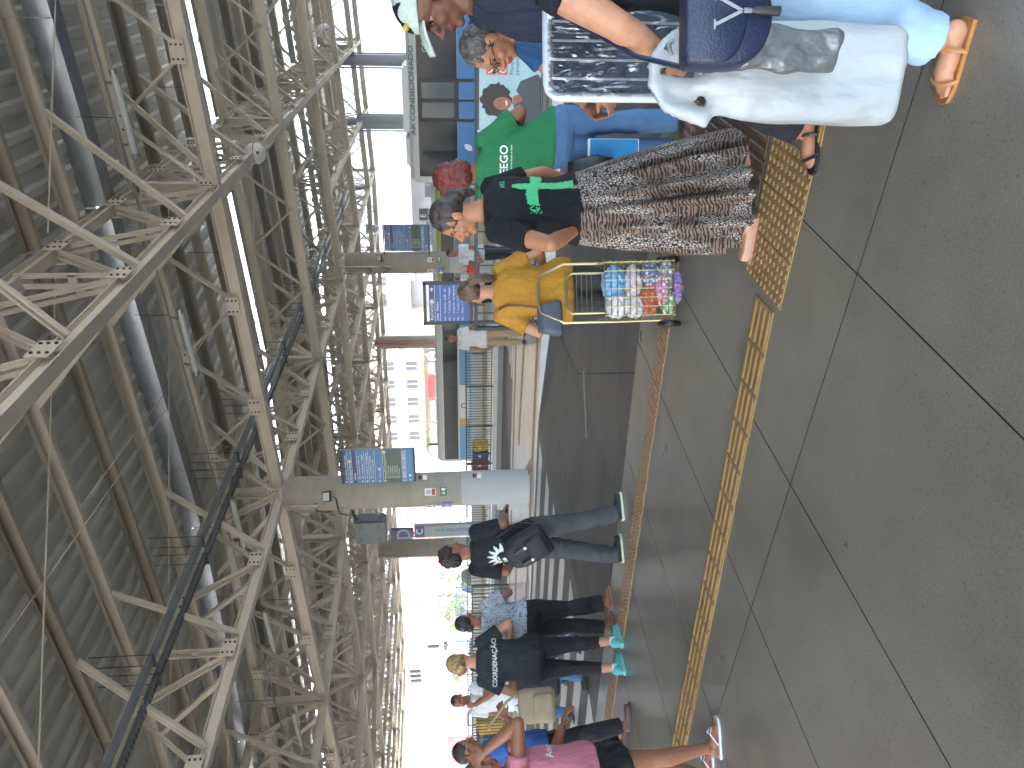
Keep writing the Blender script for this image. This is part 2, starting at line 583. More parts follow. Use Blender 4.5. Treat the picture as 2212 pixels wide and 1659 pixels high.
def brace_mesh(b, p, q, side, sep=0.06, w=0.055, plates=True):
    """two parallel channels with spacer plates"""
    p, q, side = Vector(p), Vector(q), Vector(side)
    d = (q - p).normalized()
    for s in (-1, 1):
        b.bar(p + side * s * sep, q + side * s * sep, w, 0.012, up=d.cross(side))
        b.bar(p + side * s * (sep - w / 2), q + side * s * (sep - w / 2), 0.012, w, up=d.cross(side))
    if plates:
        n = max(1, int((q - p).length / 0.8))
        for k in range(1, n + 1):
            c = p.lerp(q, k / (n + 1))
            b.bar(c - d * .05, c + d * .05, sep * 2, .012, up=d.cross(side))
def gusset(n_axis):
    b = MB()
    if n_axis == 'x':      # plate in the x-z plane (normal y)
        for s in (-1, 1):
            b.box((0, s * .095, 0), (.34, .012, .22), mi=0)
            for i in (-1, 1):
                for k in (-1, 0, 1):
                    b.lathe([(.018, 0), (.018, .016)], (i * .1, s * .095 + (s * .016 if s < 0 else .004), k * .07), 6, 1, Matrix.Rotation(R_(-90) if s > 0 else R_(-90), 3, 'X'))
    else:
        for s in (-1, 1):
            b.box((s * .095, 0, 0), (.012, .34, .22), mi=0)
            for i in (-1, 1):
                for k in (-1, 0, 1):
                    b.lathe([(.018, 0), (.018, .016)], (s * .095 + (s * .016 if s < 0 else .004), i * .1, k * .07), 6, 1, Matrix.Rotation(R_(90), 3, 'Y'))
    me = b.mesh('gusset_plate')
    me.materials.append(m_beige); me.materials.append(m_bolt)
    me.polygons.foreach_set('material_index', b.mi)
    return me
gx, gy = gusset('x'), gusset('y')
def put(me, name, parent, loc):
    o = bpy.data.objects.new(name, me)
    C.objects.link(o)
    o.parent = parent
    o.location = loc
    return o
XT = [-45.6, -39.55, -33.5, -27.45, -21.4, -15.4, -9.35, -3.3, 2.75, 8.8]
YR = [12.73, 24.35, 36.4]
def truss_y(x, near, y0=3.4):
    y1 = 40.3
    pb = lambda y: Vector((x, y, zb(x, y)))
    pt = lambda y: Vector((x, y, zt(x)))
    b = MB()
    yy = [y0] + [q for q in YR if q > y0 + .1] + [y1]
    for a, c in zip(yy[:-1], yy[1:]):
        hbeam(b, pb(a), pb(c), .16, .18)
        hbeam(b, pt(a), pt(c), .15, .16)
    T = b.build('truss', m_beige, roof)
    P = 2.0
    n0 = -5
    far = MB()
    for k in range(n0, 14):
        yb_, ym, yn = 12.73 + k * P, 12.73 + k * P + P / 2, 12.73 + (k + 1) * P
        if yb_ < y0 or yn > y1:
            continue
        segs = [(pb(yb_), pt(ym)), (pt(ym), pb(yn))]
        posts = [(pb(yb_), pt(yb_))]
        indiv = near and yb_ < 25
        for p, q in segs:
            bb = MB() if indiv else far
            brace_mesh(bb, p, q, (1, 0, 0), .05, .05, indiv)
            if indiv:
                bb.build('brace', m_beige, T)
        if k % 2 == 0:
            bb = MB() if indiv else far
            brace_mesh(bb, *posts[0], (1, 0, 0), .07, .05, indiv)
            if indiv:
                bb.build('post', m_beige, T)
        for s in (-1, 1):       # knee braces up to the purlins
            if k % 1 == 0 and (indiv or k % 2 == 0):
                bb = MB() if indiv else far
                cbeam(bb, pb(yb_ + .3 * s) + Vector((s * .08, 0, 0)), Vector((x + s * 1.5, 3.7 + 1.2 * round((yb_ + .3 * s - 3.7) / 1.2), zt(x + s * 1.5) + .13)), .07, .08, .008)
                if indiv:
                    bb.build('knee_brace', m_beige, T)
        if indiv:
            put(gy, 'gusset_plate', T, pb(yb_) + Vector((0, 0, .08)))
            put(gy, 'gusset_plate', T, pt(ym) - Vector((0, 0, .08)))
    if far.v:
        struct(far.build('bracing', m_beige, T), 'stuff')
def truss_x(y, near):
    b = MB()
    xx = XT
    for a, c in zip(xx[:-1], xx[1:]):
        hbeam(b, (a, y, zb(a, y) + .02), (c, y, zb(c, y) + .02), .2, .22)
        hbeam(b, (a, y, zt(a) - .05), (c, y, zt(c) - .05), .18, .18)
    T = b.build('truss', m_beige, roof)
    far = MB()
    P = 6.05 / 3
    for i in range(27):
        x0 = XT[0] + i * P
        xm, x1 = x0 + P / 2, x0 + P
        pb = lambda x: Vector((x, y, zb(x, y) + .02))
        pt = lambda x: Vector((x, y, zt(x) - .05))
        indiv = near and -19 < x0 < 3
        for p, q in ((pb(x0), pt(xm)), (pt(xm), pb(x1))):
            bb = MB() if indiv else far
            brace_mesh(bb, p, q, (0, 1, 0), .05, .05, indiv)
            if indiv:
                bb.build('brace', m_beige, T)
        if i % 3 == 0:
            bb = MB() if indiv else far
            hbeam(bb, pb(x0), pt(x0) + Vector((.001, 0, 0)), .16, .16)
            if indiv:
                bb.build('post', m_beige, T)
        if indiv:
            put(gx, 'gusset_plate', T, pb(x0) + Vector((0, 0, .08)))
            put(gx, 'gusset_plate', T, pt(xm) - Vector((0, 0, .08)))
    struct(far.build('bracing', m_beige, T), 'stuff')
for x in XT:
    truss_y(x, x in (-3.3, -9.35, -15.4))
for a, c in zip(XT[:-1], XT[1:]):
    truss_y((a + c) / 2, False, 24.35)
for y in YR:
    truss_x(y, y < 13)
for y in (18.6, 30.4, 39.9):
    truss_x(y, False)
# purlins, one per bay
pb_ = MB()
cbeam(pb_, (0, 0, 0), (1, 0, 0), .085, .21, .01)
mp_ = pb_.mesh('purlin'); mp_.materials.append(m_beige)
m_beige2 = mat('brown purlin steel', '#aaa294', 0.55, var=0.12, vscale=1.5)  # browner tone for every other purlin
mp2 = mp_.copy(); mp2.materials.clear(); mp2.materials.append(m_beige2)
yk = 3.7
k = 0
while yk < 40.4:
    for a, c in zip(XT[:-1], XT[1:]):
        if yk > 26 and k % 2:
            continue
        o = put(mp_ if k % 2 == 0 else mp2, 'purlin', roof, (0, 0, 0))
        p, q = Vector((a + .02, yk, zt(a) + .21)), Vector((c - .02, yk, zt(c) + .21))
        d = q - p
        o.matrix_local = Matrix.Translation(p) @ Matrix.Rotation(-math.atan2(d.z, d.x), 4, 'Y') @ Matrix.Diagonal((d.length, 1, 1, 1))
    yk += 1.2
    k += 1
# tie rods
def rod(p, q, r=.011):
    MB().tube([p, q], r, 6).build('tie_rod', m_beige, roof)
for a, c in zip(XT[3:-1], XT[4:]):
    for y0, y1 in ((5.0, 9.9), (9.9, 14.7), (17.0, 22.0)):
        rod((a + .2, y0, zt(a) + .08), (c - .2, y1, zt(c) + .08))
    for y0 in (4.5, 8.5):
        rod(((a + c) / 2, y0, zt((a + c) / 2) + .08), ((a + c) / 2 - .6, y0 + 9, zt((a + c) / 2) + .07), .009)
# ribbed sheets, rising to a louvred step
def sheet(y0, y1, rise):
    b = MB()
    per, hgt = 0.34, 0.055
    prof = []
    x = -47.0
    while x < 22:
        prof += [(x, 0), (x + .10, 0), (x + .14, hgt), (x + .30, hgt)]
        x += per
    vs, fs = [], []
    for x, h in prof:
        z = zt(x) + .335 + h
        vs += [(x, y0, z), (x, y1, z + rise)]
    for i in range(len(prof) - 1):
        fs.append([2 * i, 2 * i + 2, 2 * i + 3, 2 * i + 1])
    b.add(vs, fs)
    b.build('roof_sheet', m_sheet, roof)
for y0, y1 in ((-11, 12.1), (12.1, 19.9), (19.9, 31.9), (31.9, 41.0)):  # unseen reach behind the camera is set to dim the near floor
    sheet(y0, y1, .42 if y1 > 13 else .03)
    for a, c in zip([-47] + XT[2:], XT[2:] + [15]):
        for k in range(4):
            b = MB()
            za, zc = zt(a) + .42 + k * .095, zt(c) + .42 + k * .095
            b.add([(a, y1 + .02, za), (c, y1 + .02, zc), (c, y1 + .09, zc + .045), (a, y1 + .09, za + .045)], [[0, 1, 2, 3]])
            if 13 < y1 < 41:
                b.build('louvre_blade', m_white, roof)
# valley gutter over the front column row
for a, c in zip(XT[:-1], XT[1:]):
    b = MB()
    pr = [(-.28, .3), (-.2, .0), (.16, .0), (.24, .25)]
    vs, fs = [], []
    for dy, dz in pr:
        vs += [(a + .01, 12.0 + dy, zt(a) + .08 + dz), (c - .01, 12.0 + dy, zt(c) + .08 + dz)]
    for i in range(3):
        fs.append([2 * i, 2 * i + 1, 2 * i + 3, 2 * i + 2])
    b.add(vs, fs)
    b.build('gutter', m_galv, roof)
# eaves fascia at the far side
for a, c in zip(XT[:-1], XT[1:]):
    b = MB()
    b.add([(a, 41.02, zt(a) + .05), (c, 41.02, zt(c) + .05), (c, 41.02, zt(c) + .95), (a, 41.02, zt(a) + .95)], [[0, 1, 2, 3]])
    b.add([(a, 41.06, zt(a) + .05), (c, 41.06, zt(c) + .05), (c, 41.06, zt(c) + .95), (a, 41.06, zt(a) + .95)], [[0, 1, 2, 3]])
    b.build('fascia', m_beige, roof)
# ------------------------------------------------------------------ columns
def column(label, x, y, h, r, paint=1.36, rz=0.0):
    t = thing('concrete_column', label, 'column', (x, y, 0), rz)
    n = 28
    MB().lathe([(r, paint), (r, h - .12), (r - .05, h - .02), (r - .05, h)], n=n).build('shaft', m_conc, t, True)
    MB().lathe([(r + .004, -.3), (r + .004, paint)], n=n).build('painted_base', m_concp, t, True)
    b = MB()
    b.box((0, 0, h + .03), (.5, .5, .06))
    b.box((0, 0, h + .12), (.3, .3, .2))
    b.build('cap_plate', m_beige, t)
    return t
c1 = column('concrete column with blue and green line sign, front of the near island', -9.37, 12.75, 4.86, .345)
MB().tube([(-.36, -.05, .5), (-.37, -.05, 4.8)], .022).build('conduit', m_dkmet, c1, True)
MB().tube([(-.40, .02, .5), (-.41, .02, 4.8)], .018).build('conduit', m_galv, c1, True)
MB().tube([(-.02, -.36, 4.2), (-.02, -.36, 5.1)], .013).build('conduit', m_galv, c1, True)
MB().tube([(-.02, -.37, 4.22), (-.2, -.32, 4.22), (-.33, -.2, 4.1), (-.4, -.1, 4.0)], .013).build('conduit', m_dkmet, c1, True)
MB().tube([(.12, -.37, 3.82), (-.1, -.38, 3.80), (-.3, -.3, 3.78), (-.42, -.2, 3.65)], .015).build('conduit', m_dkmet, c1, True)
MB().box((-.38, 0, .32), (.2, .3, .64)).build('conduit_cover', m_concp, c1, bevel=.01)
MB().box((-.02, -.375, 4.22), (.07, .05, .07)).build('junction_box', m_galv, c1, bevel=.005)
c2 = column('concrete column with loose black cables standing on the far island', -8.68, 24.35, 4.76, .35)
MB().tube([(.0, -.36, 3.3), (0, -.37, 4.9)], .02).build('conduit', m_galv, c2, True)
MB().tube([(0, -.37, 4.1), (-.15, -.36, 3.9), (-.3, -.25, 4.0), (-.4, 0, 3.98)], .018).build('cable', m_dkmet, c2, True)
MB().tube([(0, -.37, 3.6), (-.1, -.39, 3.3), (-.2, -.35, 3.5), (-.4, -.05, 3.55)], .018).build('cable', m_dkmet, c2, True)
MB().tube([(-.37, 0, 2.2), (-.37, 0, 4.9)], .015).build('conduit', m_dkmet, c2, True)
c3 = column('distant concrete column behind the letter D sign, left of the near column', -20.8, 24.35, 4.4, .37)
MB().tube([(-.1, -.38, 2.4), (-.1, -.39, 4.2)], .02).build('conduit', m_galv, c3, True)
c4 = column('pale concrete column with a red fire pipe, far behind the fence', -17.3, 36.4, 4.94, .33, 0.3)
MB().tube([(.1, -.38, 5.1), (.1, -.38, 1.15), (.12, -.5, 1.0), (.9, -.5, .98)], .048).build('fire_pipe', m_red, c4, True)
MB().tube([(-.34, -.05, 1.2), (-.34, -.05, 4.7)], .03).build('conduit', m_dkmet, c4, True)
m_greyp = mat('grey column paint', '#9aa0a8', 0.6, var=.05)
for x, w, h, lab in ((-6.36, .3, 5.5, 'grey column with pipes on both sides rising behind the blue bus'), (-3.77, .24, 6.3, 'slim grey column rising behind the blue bus, nearest the cap')):
    t = thing('grey_column', lab, 'column', (x, 36.4, 0))
    MB().lathe([(w, -1.2), (w, h - .25), (w * .5, h - .2), (w * .5, h + .4)], n=20).build('shaft', m_greyp, t, True)
    for s in (-1, 1):
        MB().tube([(s * (w + .05), -.1, -1), (s * (w + .05), -.1, h - .2)], .035).build('rain_pipe', m_greyp, t, True)
# ------------------------------------------------------------------ signs
X_, Z_ = Vector((1, 0, 0)), Vector((0, 0, 1))
m_blue = mat('sign blue', '#4f7fb8', .45)
m_blue2 = mat('sign deep blue', '#3e5fa8', .45)
m_navy = mat('sign navy', '#2d3b78', .45)
m_green = mat('sign green', '#3f5f55', .45)
m_sw = mat('sign white', '#eef0f2', .5)
m_gpost = mat('sign post grey', '#6d7478', .4, .5)
def arrow(mb, o, x, y, s, a, mi):
    pts = [(-.5, .1), (.1, .1), (-.15, .38), (.03, .38), (.5, 0), (.03, -.38), (-.15, -.38), (.1, -.1), (-.5, -.1)]
    ca, sa = math.cos(a), math.sin(a)
    poly(mb, [(x + (p * ca - q * sa) * s, y + (p * sa + q * ca) * s) for p, q in pts], o, X_, Z_, mi)
def line_sign(label, x, y, z, w, h, side=-1):
    t = thing('line_sign', label, 'sign', (x, y, z))
    MB().box((w / 2, 0, h / 2), (w, .03, h)).build('panel', m_blue, t)
    o = (0, -.019, 0)
    b = MB()
    def band(f0, f1, mi):
        rect(b, (0, -.0165, 0), X_, Z_, .004, h * f0, w - .004, h * f1, mi)
    band(.935, 1.0, 0); band(.80, .87, 0); band(.16, .43, 1)
    for f in (.935, .87, .80, .695, .635, .545, .43, .16, .105):
        rect(b, (0, -.018, 0), X_, Z_, .01, h * f - .003, w - .01, h * f + .003, 2)
    b.build('colour_bands', [m_navy, m_green, m_sw], t)
    T = lambda s, x_, f, sz: put_text(MB(), s, Vector((w * x_, -.0195, h * f)), X_, Z_, sz).build('lettering', m_sw, t)
    b = MB()
    T('Saída / Entrada - Avenida 4ª Radial', .11, .950, .043); T('Desembarque - Plataforma', .11, .888, .042)
    T('LINHAS', .11, .822, .05)
    T('650 - Circular Sul - via BR - 153', .14, .762, .042); T('660 - T. Vila Brasília / T. Araguaia', .14, .715, .042)
    T('651 - Circular Sul - Via Veiga Jardim', .14, .652, .042)
    T('020 - T. Cruzeiro / T. Garavelo', .14, .600, .042); T('612 - Direto - T. Garavelo', .14, .566, .042)
    T('Plataforma', .14, .47, .045)
    T('Embarque BRT Norte-Sul - Plataforma', .11, .395, .041)
    for k, s in enumerate(('N01 - T. Paulo Garcia', 'N01 - T. Veiga Jardim', 'N02 - T. Paulo Garcia', 'N02 - T. Veiga Jardim', 'N03 - T. Paulo Garcia', 'N03 - Rodoviária')):
        T(s, .13, .35 - k * .031, .034)
    rect(MB(), (0, -.0195, 0), X_, Z_, .13 * w, h * .383, .75 * w, h * .386).build('underline', m_sw, t)
    for f, a in ((.965, 90), (.90, 180 + 90), (.735, 0), (.665, 0), (.585, 0), (.485, 90), (.405, 90), (.132, 90), (.05, 0)):
        b = MB(); arrow(b, (0, -.0195, 0), .055 * w, h * f, .06, R_(a), 0); b.build('arrow', m_sw, t)
    for k in range(9):
        disc(MB(), (0, -.0195, 0), X_, Z_, w * (.17 + k * .092), h * .132, .028, 14, 0).build('disc', m_sw, t)
    disc(MB(), (0, -.0195, 0), X_, Z_, w * .2, h * .05, .028, 14, 0).build('disc', m_sw, t)
    for xx, f in ((.68, .90), (.42, .485), (.93, .405)):
        disc(MB(), (0, -.0195, 0), X_, Z_, w * xx, h * f, .032, 14, 0).build('disc', m_sw, t)
    b = MB()
    for k in range(9):
        b = MB()
        c = w * (.17 + k * .092)
        b.box((c, -.021, h * .132), (.008 + .012 * (k % 3), .002, .03 - .006 * (k % 2)))
        b.build('symbol', m_navy, t)
    for xx, f, ch in ((.68, .90, 'C'), (.42, .485, 'D'), (.93, .405, 'E')):
        put_text(MB(), ch, Vector((w * xx - .012, -.021, h * f - .016)), X_, Z_, .045).build('letter', m_navy, t)
    for zz, nm in ((-.02, 0), (h + .03, 1)):
        MB().tube([(w + .01, 0, zz), (-.22, 0, zz)], .024).build('bracket_arm', m_gpost, t, True)
        MB().box((-.2, 0, zz), (.03, .12, .14)).build('bracket_plate', m_gpost, t)
    MB().tube([(w + .01, 0, -.02), (w + .01, 0, h + .03)], .014).build('edge_rail', m_gpost, t, True)
    return t
line_sign('blue and green line sign bolted to the nearest concrete column', -9.06, 12.62, 2.30, .78, 1.36)
line_sign('blue and green line sign bolted to the far cabled column', -8.24, 24.2, 2.05, .86, 1.40)
def plate(label, x, y, z, w, h, rz, base, marks):
    t = thing('wall_sign', label, 'sign', (x, y, z), rz)
    MB().box((0, 0, 0), (w, .006, h)).build('plate', base, t)
    for nm, fn, m_ in marks:
        b = MB(); fn(b, w, h); b.build(nm, m_, t)
    return t
def on_col(cx, cy, r, deg):      # point on a column's face, degrees from -Y towards +X
    a = R_(deg)
    return cx + math.sin(a) * r, cy - math.cos(a) * r, a
m_sred, m_sgreen = mat('sign red', '#c23a3c', .5), mat('sign safety green', '#1f6b43', .5)
def mk_rule(b, w, h):
    disc(b, (0, -.005, 0), X_, Z_, 0, h * .16, w * .27, 18, 0, w * .2)
    b.box((0, -.005, h * .16), (w * .06, .002, w * .4))
def mk_red(b, w, h): rect(b, (0, -.005, 0), X_, Z_, -w * .42, -h * .44, w * .42, -h * .14)
def mk_arr(b, w, h):
    arrow(b, (0, -.005, 0), -w * .18, 0, w * .5, R_(-90), 0)
    rect(b, (0, -.005, 0), X_, Z_, w * .12, -h * .3, w * .4, h * .3)
def mk_man(b, w, h):
    disc(b, (0, -.005, 0), X_, Z_, 0, h * .14, w * .3, 18, 0)
    rect(b, (0, -.005, 0), X_, Z_, -w * .36, -h * .42, w * .36, -h * .24)
def mk_txt(b, w, h): put_text(b, 'Bebedouro', Vector((-w * .28, -.0055, -h * .06)), X_, Z_, w * .155)
def mk_drop(b, w, h): disc(b, (0, -.005, 0), X_, Z_, -w * .38, 0, h * .3, 16, 0)
for cx, cy, r, a_, where in ((-9.37, 12.75, .352, 0, 'nearest concrete column'), (-8.68, 24.35, .356, 4, 'far cabled column')):
    x, y, a = on_col(cx, cy, r, 52 + a_ - 24); plate('white and red prohibition sign on the ' + where, x, y, 1.98, .15, .22, a, m_sw, [('symbol', mk_rule, m_black), ('band', mk_red, m_sred)])
    x, y, a = on_col(cx, cy, r, 52 + a_ - 24); plate('green exit arrow sign on the ' + where, x, y, 1.72, .17, .13, a, m_sgreen, [('arrow', mk_arr, m_sw)])
    x, y, a = on_col(cx, cy, r, -38 + a_); plate('white mandatory sign with a blue disc on the ' + where, x, y, 1.98, .17, .22, a, m_sw, [('symbol', mk_man, m_navy)])
    x, y, a = on_col(cx, cy, r, -34 + a_); plate('blue drinking fountain sign on the ' + where, x, y, 1.66, .27, .2, a, m_blue2, [('lettering', mk_txt, m_sw), ('symbol', mk_drop, m_sw)])
for x, y, z, lab in ((-9.0, 12.66, 2.1, 'red alarm beacon on the column edge, upper one'), (-9.0, 12.66, 1.02, 'red alarm beacon on the column edge, lower one')):
    t = thing('alarm_beacon', lab, 'alarm', (x, y, z))
    MB().box((0, 0, -.02), (.09, .08, .09)).build('base', m_white, t, bevel=.006)
    MB().lathe([(.04, .025), (.042, .09), (.03, .11)], n=14).build('lens', mat('beacon red', '#5e1a22', .2), t, True)
# platform sign standing at the fence
t = thing('platform_sign', 'blue PLATAFORMA sign in a dark frame on the fence end', 'sign', (-5.32, 11.98, 1.22))
w, h = .66, .66
MB().box((w / 2, 0, h / 2), (w, .03, h)).build('panel', m_blue2, t)
b = MB(); rect(b, (0, -.0165, 0), X_, Z_, .0, h * .86, w, h); b.build('header_band', m_navy, t)
b = MB()
for s, xx, f, sz in (('PLATAFORMA', .05, .9, .062), ('Linhas', .04, .77, .052), ('Destino', .3, .77, .052), ('650  –  Circular Sul - via BR - 153', .03, .58, .042), ('660  –  T. Vila Brasília / T. Araguaia', .03, .47, .042), ('651  –  Circular Sul - Via Veiga Jardim', .03, .36, .042), ('020  –  T. Cruzeiro / T. Garavelo', .03, .25, .042), ('612  –  Direto - T. Garavelo via T. Cruzeiro', .03, .14, .042)):
    put_text(MB(), s, Vector((w * xx, -.02, h * f)), X_, Z_, sz).build('lettering', m_sw, t)
for f in (.86, .72):
    rect(b, (0, -.0185, 0), X_, Z_, .0, h * f - .003, w, h * f + .003)
disc(b, (0, -.019, 0), X_, Z_, w * .55, h * .93, .033, 16)
arrow(b, (0, -.019, 0), w * .88, h * .93, .075, 0, 0)
b.build('rules_and_arrow', m_sw, t)
b = MB(); put_text(b, 'C', Vector((w * .55 - .014, -.0205, h * .93 - .017)), X_, Z_, .05); b.build('letter', m_navy, t)
b = MB()
for p, q in (((-.03, 0, -1.2), (-.03, 0, h + .1)), ((-.03, 0, h + .07), (w + .04, 0, h + .07)), ((w + .03, 0, -.1), (w + .03, 0, h + .1)), ((-.03, 0, -.05), (w + .03, 0, -.05))):
    b.bar(p, q, .05, .05, up=(0, 1, 0))
b.build('frame', m_fence, t)
# totem
t = thing('platform_totem', 'tall grey totem reading Desembarque with a letter C cap', 'sign', (-13.2, 16.15, 0), R_(6))
MB().box((0, 0, 1.32), (.36, .12, 2.4)).build('panel', mat('totem grey', '#8d9a9e', .45), t, bevel=.01)
MB().box((0, -.002, 2.38), (.34, .122, .24)).build('cap_panel', mat('totem violet', '#3d3f7d', .45), t)
b = MB(); put_text(b, 'C', Vector((-.085, -.066, 2.3)), X_, Z_, .25); b.build('letter', m_sw, t)
b = MB(); put_text(b, 'Desembarque', Vector((.07, -.0625, 1.0)), Z_, -X_, .17); b.build('lettering', mat('totem text', '#3f5f94', .5), t)
MB().box((0, 0, .06), (.3, .1, .12)).build('foot', m_dkmet, t)
MB().box((-.2, 0, 1.35), (.04, .08, 2.5)).build('post', m_galv, t)
t = thing('platform_totem', 'dark blue letter D sign beside the distant column', 'sign', (-16.5, 20.05, 2.75))
MB().box((0, 0, .37), (.5, .1, .74)).build('panel', mat('letter blue', '#44557c', .45), t, bevel=.03)
b = MB(); put_text(b, 'D', Vector((-.21, -.052, .12)), X_, Z_, .62); b.build('letter', mat('letter grey', '#aab4c4', .5), t)
MB().tube([(.0, .02, -2.92), (0, .02, 0)], .05).build('post', m_galv, t, True)
t = thing('platform_totem', 'grey totem with a letter E behind the red haired woman', 'sign', (-5.9, 20.3, 0))
MB().box((0, 0, 1.0), (.3, .1, 2.0)).build('panel', mat('totem grey', '#8d9a9e', .45), t, bevel=.01)
MB().box((0, -.002, 2.1), (.3, .102, .22)).build('cap_panel', mat('totem slate', '#4a4f58', .45), t)
b = MB(); put_text(b, 'E', Vector((-.07, -.054, 2.04)), X_, Z_, .2); b.build('letter', m_sw, t)
b = MB(); put_text(b, 'Desembarque', Vector((.06, -.0525, 1.0)), Z_, -X_, .14); b.build('lettering', mat('totem text', '#3f5f94', .5), t)
# electrical box, floodlights
t = thing('electrical_box', 'grey electrical cabinet hung beside the nearest column', 'box', (-10.6, 13.1, 3.28))
MB().box((0, 0, 0), (.62, .3, .66)).build('body', mat('cabinet grey', '#5d656c', .5, .2, var=.05), t, bevel=.03)
MB().box((0, -.155, 0), (.54, .012, .58)).build('door', mat('cabinet grey', '#5d656c', .5, .2), t, bevel=.005)
b = MB()
for sx in (-1, 1):
    for sz in (-1, 1):
        for k in range(3):
            b.box((sx * .16 , -.163, sz * .19 + (k - 1) * .022), (.11, .006, .008))
b.build('vent_slots', m_black, t)
MB().tube([(.3, 0, .3), (.6, -.1, .35), (.85, -.3, .2)], .02).build('cable', m_black, t, True)
MB().bar((.31, 0, -.2), (.9, -.1, -.2), .04, .04).build('bracket', m_galv, t)
MB().bar((.31, 0, .25), (.9, -.1, .25), .04, .04).build('bracket', m_galv, t)
for x, y, z, lab in ((-9.05, 12.2, 3.95, 'small floodlight on the nearest column above its sign'), (-8.35, 23.85, 3.62, 'small floodlight on the far cabled column')):
    t = thing('floodlight', lab, 'lamp', (x, y, z), R_(20))
    Mx = Matrix.Rotation(R_(25), 3, 'X')
    MB().box((0, 0, 0), (.2, .05, .16), M=Mx).build('housing', m_black, t)
    MB().box((0, -.03, .012), (.16, .006, .12), M=Mx).build('lens', mat('lamp glass', '#cfd4d4', .15), t)
    MB().bar((0, .03, -.02), (-.1, .22, -.12), .03).build('bracket', m_galv, t)
# ------------------------------------------------------------------ dome speakers, tube lights, cable trays
def dome(label, x, y, z, s):
    t = thing('dome_speaker', label, 'speaker', (x, y, z))
    MB().lathe([(.24 * s, .33 * s), (.25 * s, .36 * s), (.22 * s, .42 * s)], n=24).build('mount_plate', m_white, t, True)
    for k in range(3):
        a = R_(120 * k + 30)
        MB().bar((.13 * s * math.cos(a), .13 * s * math.sin(a), .12 * s), (.19 * s * math.cos(a), .19 * s * math.sin(a), .34 * s), .06 * s, .02 * s).build('strut', m_white, t)
    pr = [(.2 * s * math.sin(PI * k / 16), -.2 * s * math.cos(PI * k / 16)) for k in range(1, 16)]
    MB().lathe(pr, n=28).build('globe', m_white, t, True)
    MB().lathe([(.2005 * s, -.008 * s), (.2035 * s, -.006 * s), (.2035 * s, .006 * s), (.2005 * s, .008 * s)], n=28).build('seam', m_black, t, True)
    MB().box((.05 * s, -.17 * s, -.085 * s), (.05 * s, .03 * s, .05 * s)).build('window', m_black, t)
dome('white dome speaker under the nearest diagonal truss', -3.3, 15.5, 5.18, 1.0)
dome('white dome speaker under the second truss row at the right', -1.75, 24.1, 4.78, .95)
dome('white dome speaker under the trusses left of the nearest column', -18.4, 17.8, 4.8, .95)
dome('white dome speaker above the far beige building', -15.4, 27.3, 4.62, 1.0)
dome('tiny white dome speaker beside the far cabled column', -11.2, 36.2, 4.75, 1.0)
m_tube = mat('tube glass', '#c9d2d4', .15, .0, var=.1)
def tube_light(label, p, L_, sl=.06):
    t = thing('tube_light', label, 'lamp', p)
    d = Vector((1, 0, sl)).normalized()
    MB().tube([-d * L_ / 2, d * L_ / 2], .052, 12).build('tube', m_tube, t, True)
    MB().tube([-d * L_ * .47, d * L_ * .47], .016, 8).build('lamp_rod', m_white, t, True)
    for s in (-1, 1):
        MB().tube([d * s * (L_ / 2 - .05), d * s * (L_ / 2 + .012)], .058, 12).build('end_cap', m_galv, t, True)
        MB().bar(d * s * L_ * .36 + Vector((0, 0, .04)), d * s * L_ * .36 + Vector((0, .06, .17)), .03).build('clamp', m_galv, t)
for k, (p, lab) in enumerate([((-1.95, 11.6, 6.0), 'tube light high at the upper right under the roof'), ((-5.45, 11.6, 5.75), 'tube light above the cable tray, in the middle of the near truss'), ((-9.15, 11.6, 5.5), 'tube light just above the nearest column'), ((-11.9, 11.6, 5.28), 'tube light left of the nearest column'), ((-14.9, 11.6, 5.05), 'tube light at the far left of the near truss'), ((-3.5, 14.6, 5.75), 'tube light beyond the near truss at the right'), ((-6.6, 20.6, 5.6), 'tube light beyond the cable trays'), ((-14.0, 22, 5.1), 'tube light above the blue and green line sign')]):
    tube_light(lab, p, 1.15)
for y, z, n_ in ((11.66, 6.16, 0), (14.66, 5.92, 1)):
    t = thing('conduit_run', ('thin lighting conduit along the near truss row', 'thin lighting conduit behind the near truss row')[n_], 'conduit')
    pts = [(x_ / 2, y, z + .06 * (x_ / 2 + 1.95) * (1 if x_ > -40 else .9)) for x_ in range(-44, 10, 3)]
    MB().tube(pts, .02, 6).build('pipe', m_galv, t, True)
    for k in range(-20, 4, 3):
        MB().tube([(k, y, z + .06 * (k + 1.95)), (k, y + .02, zt(k) + .1)], .006, 5).build('hanger', m_dkmet, t)
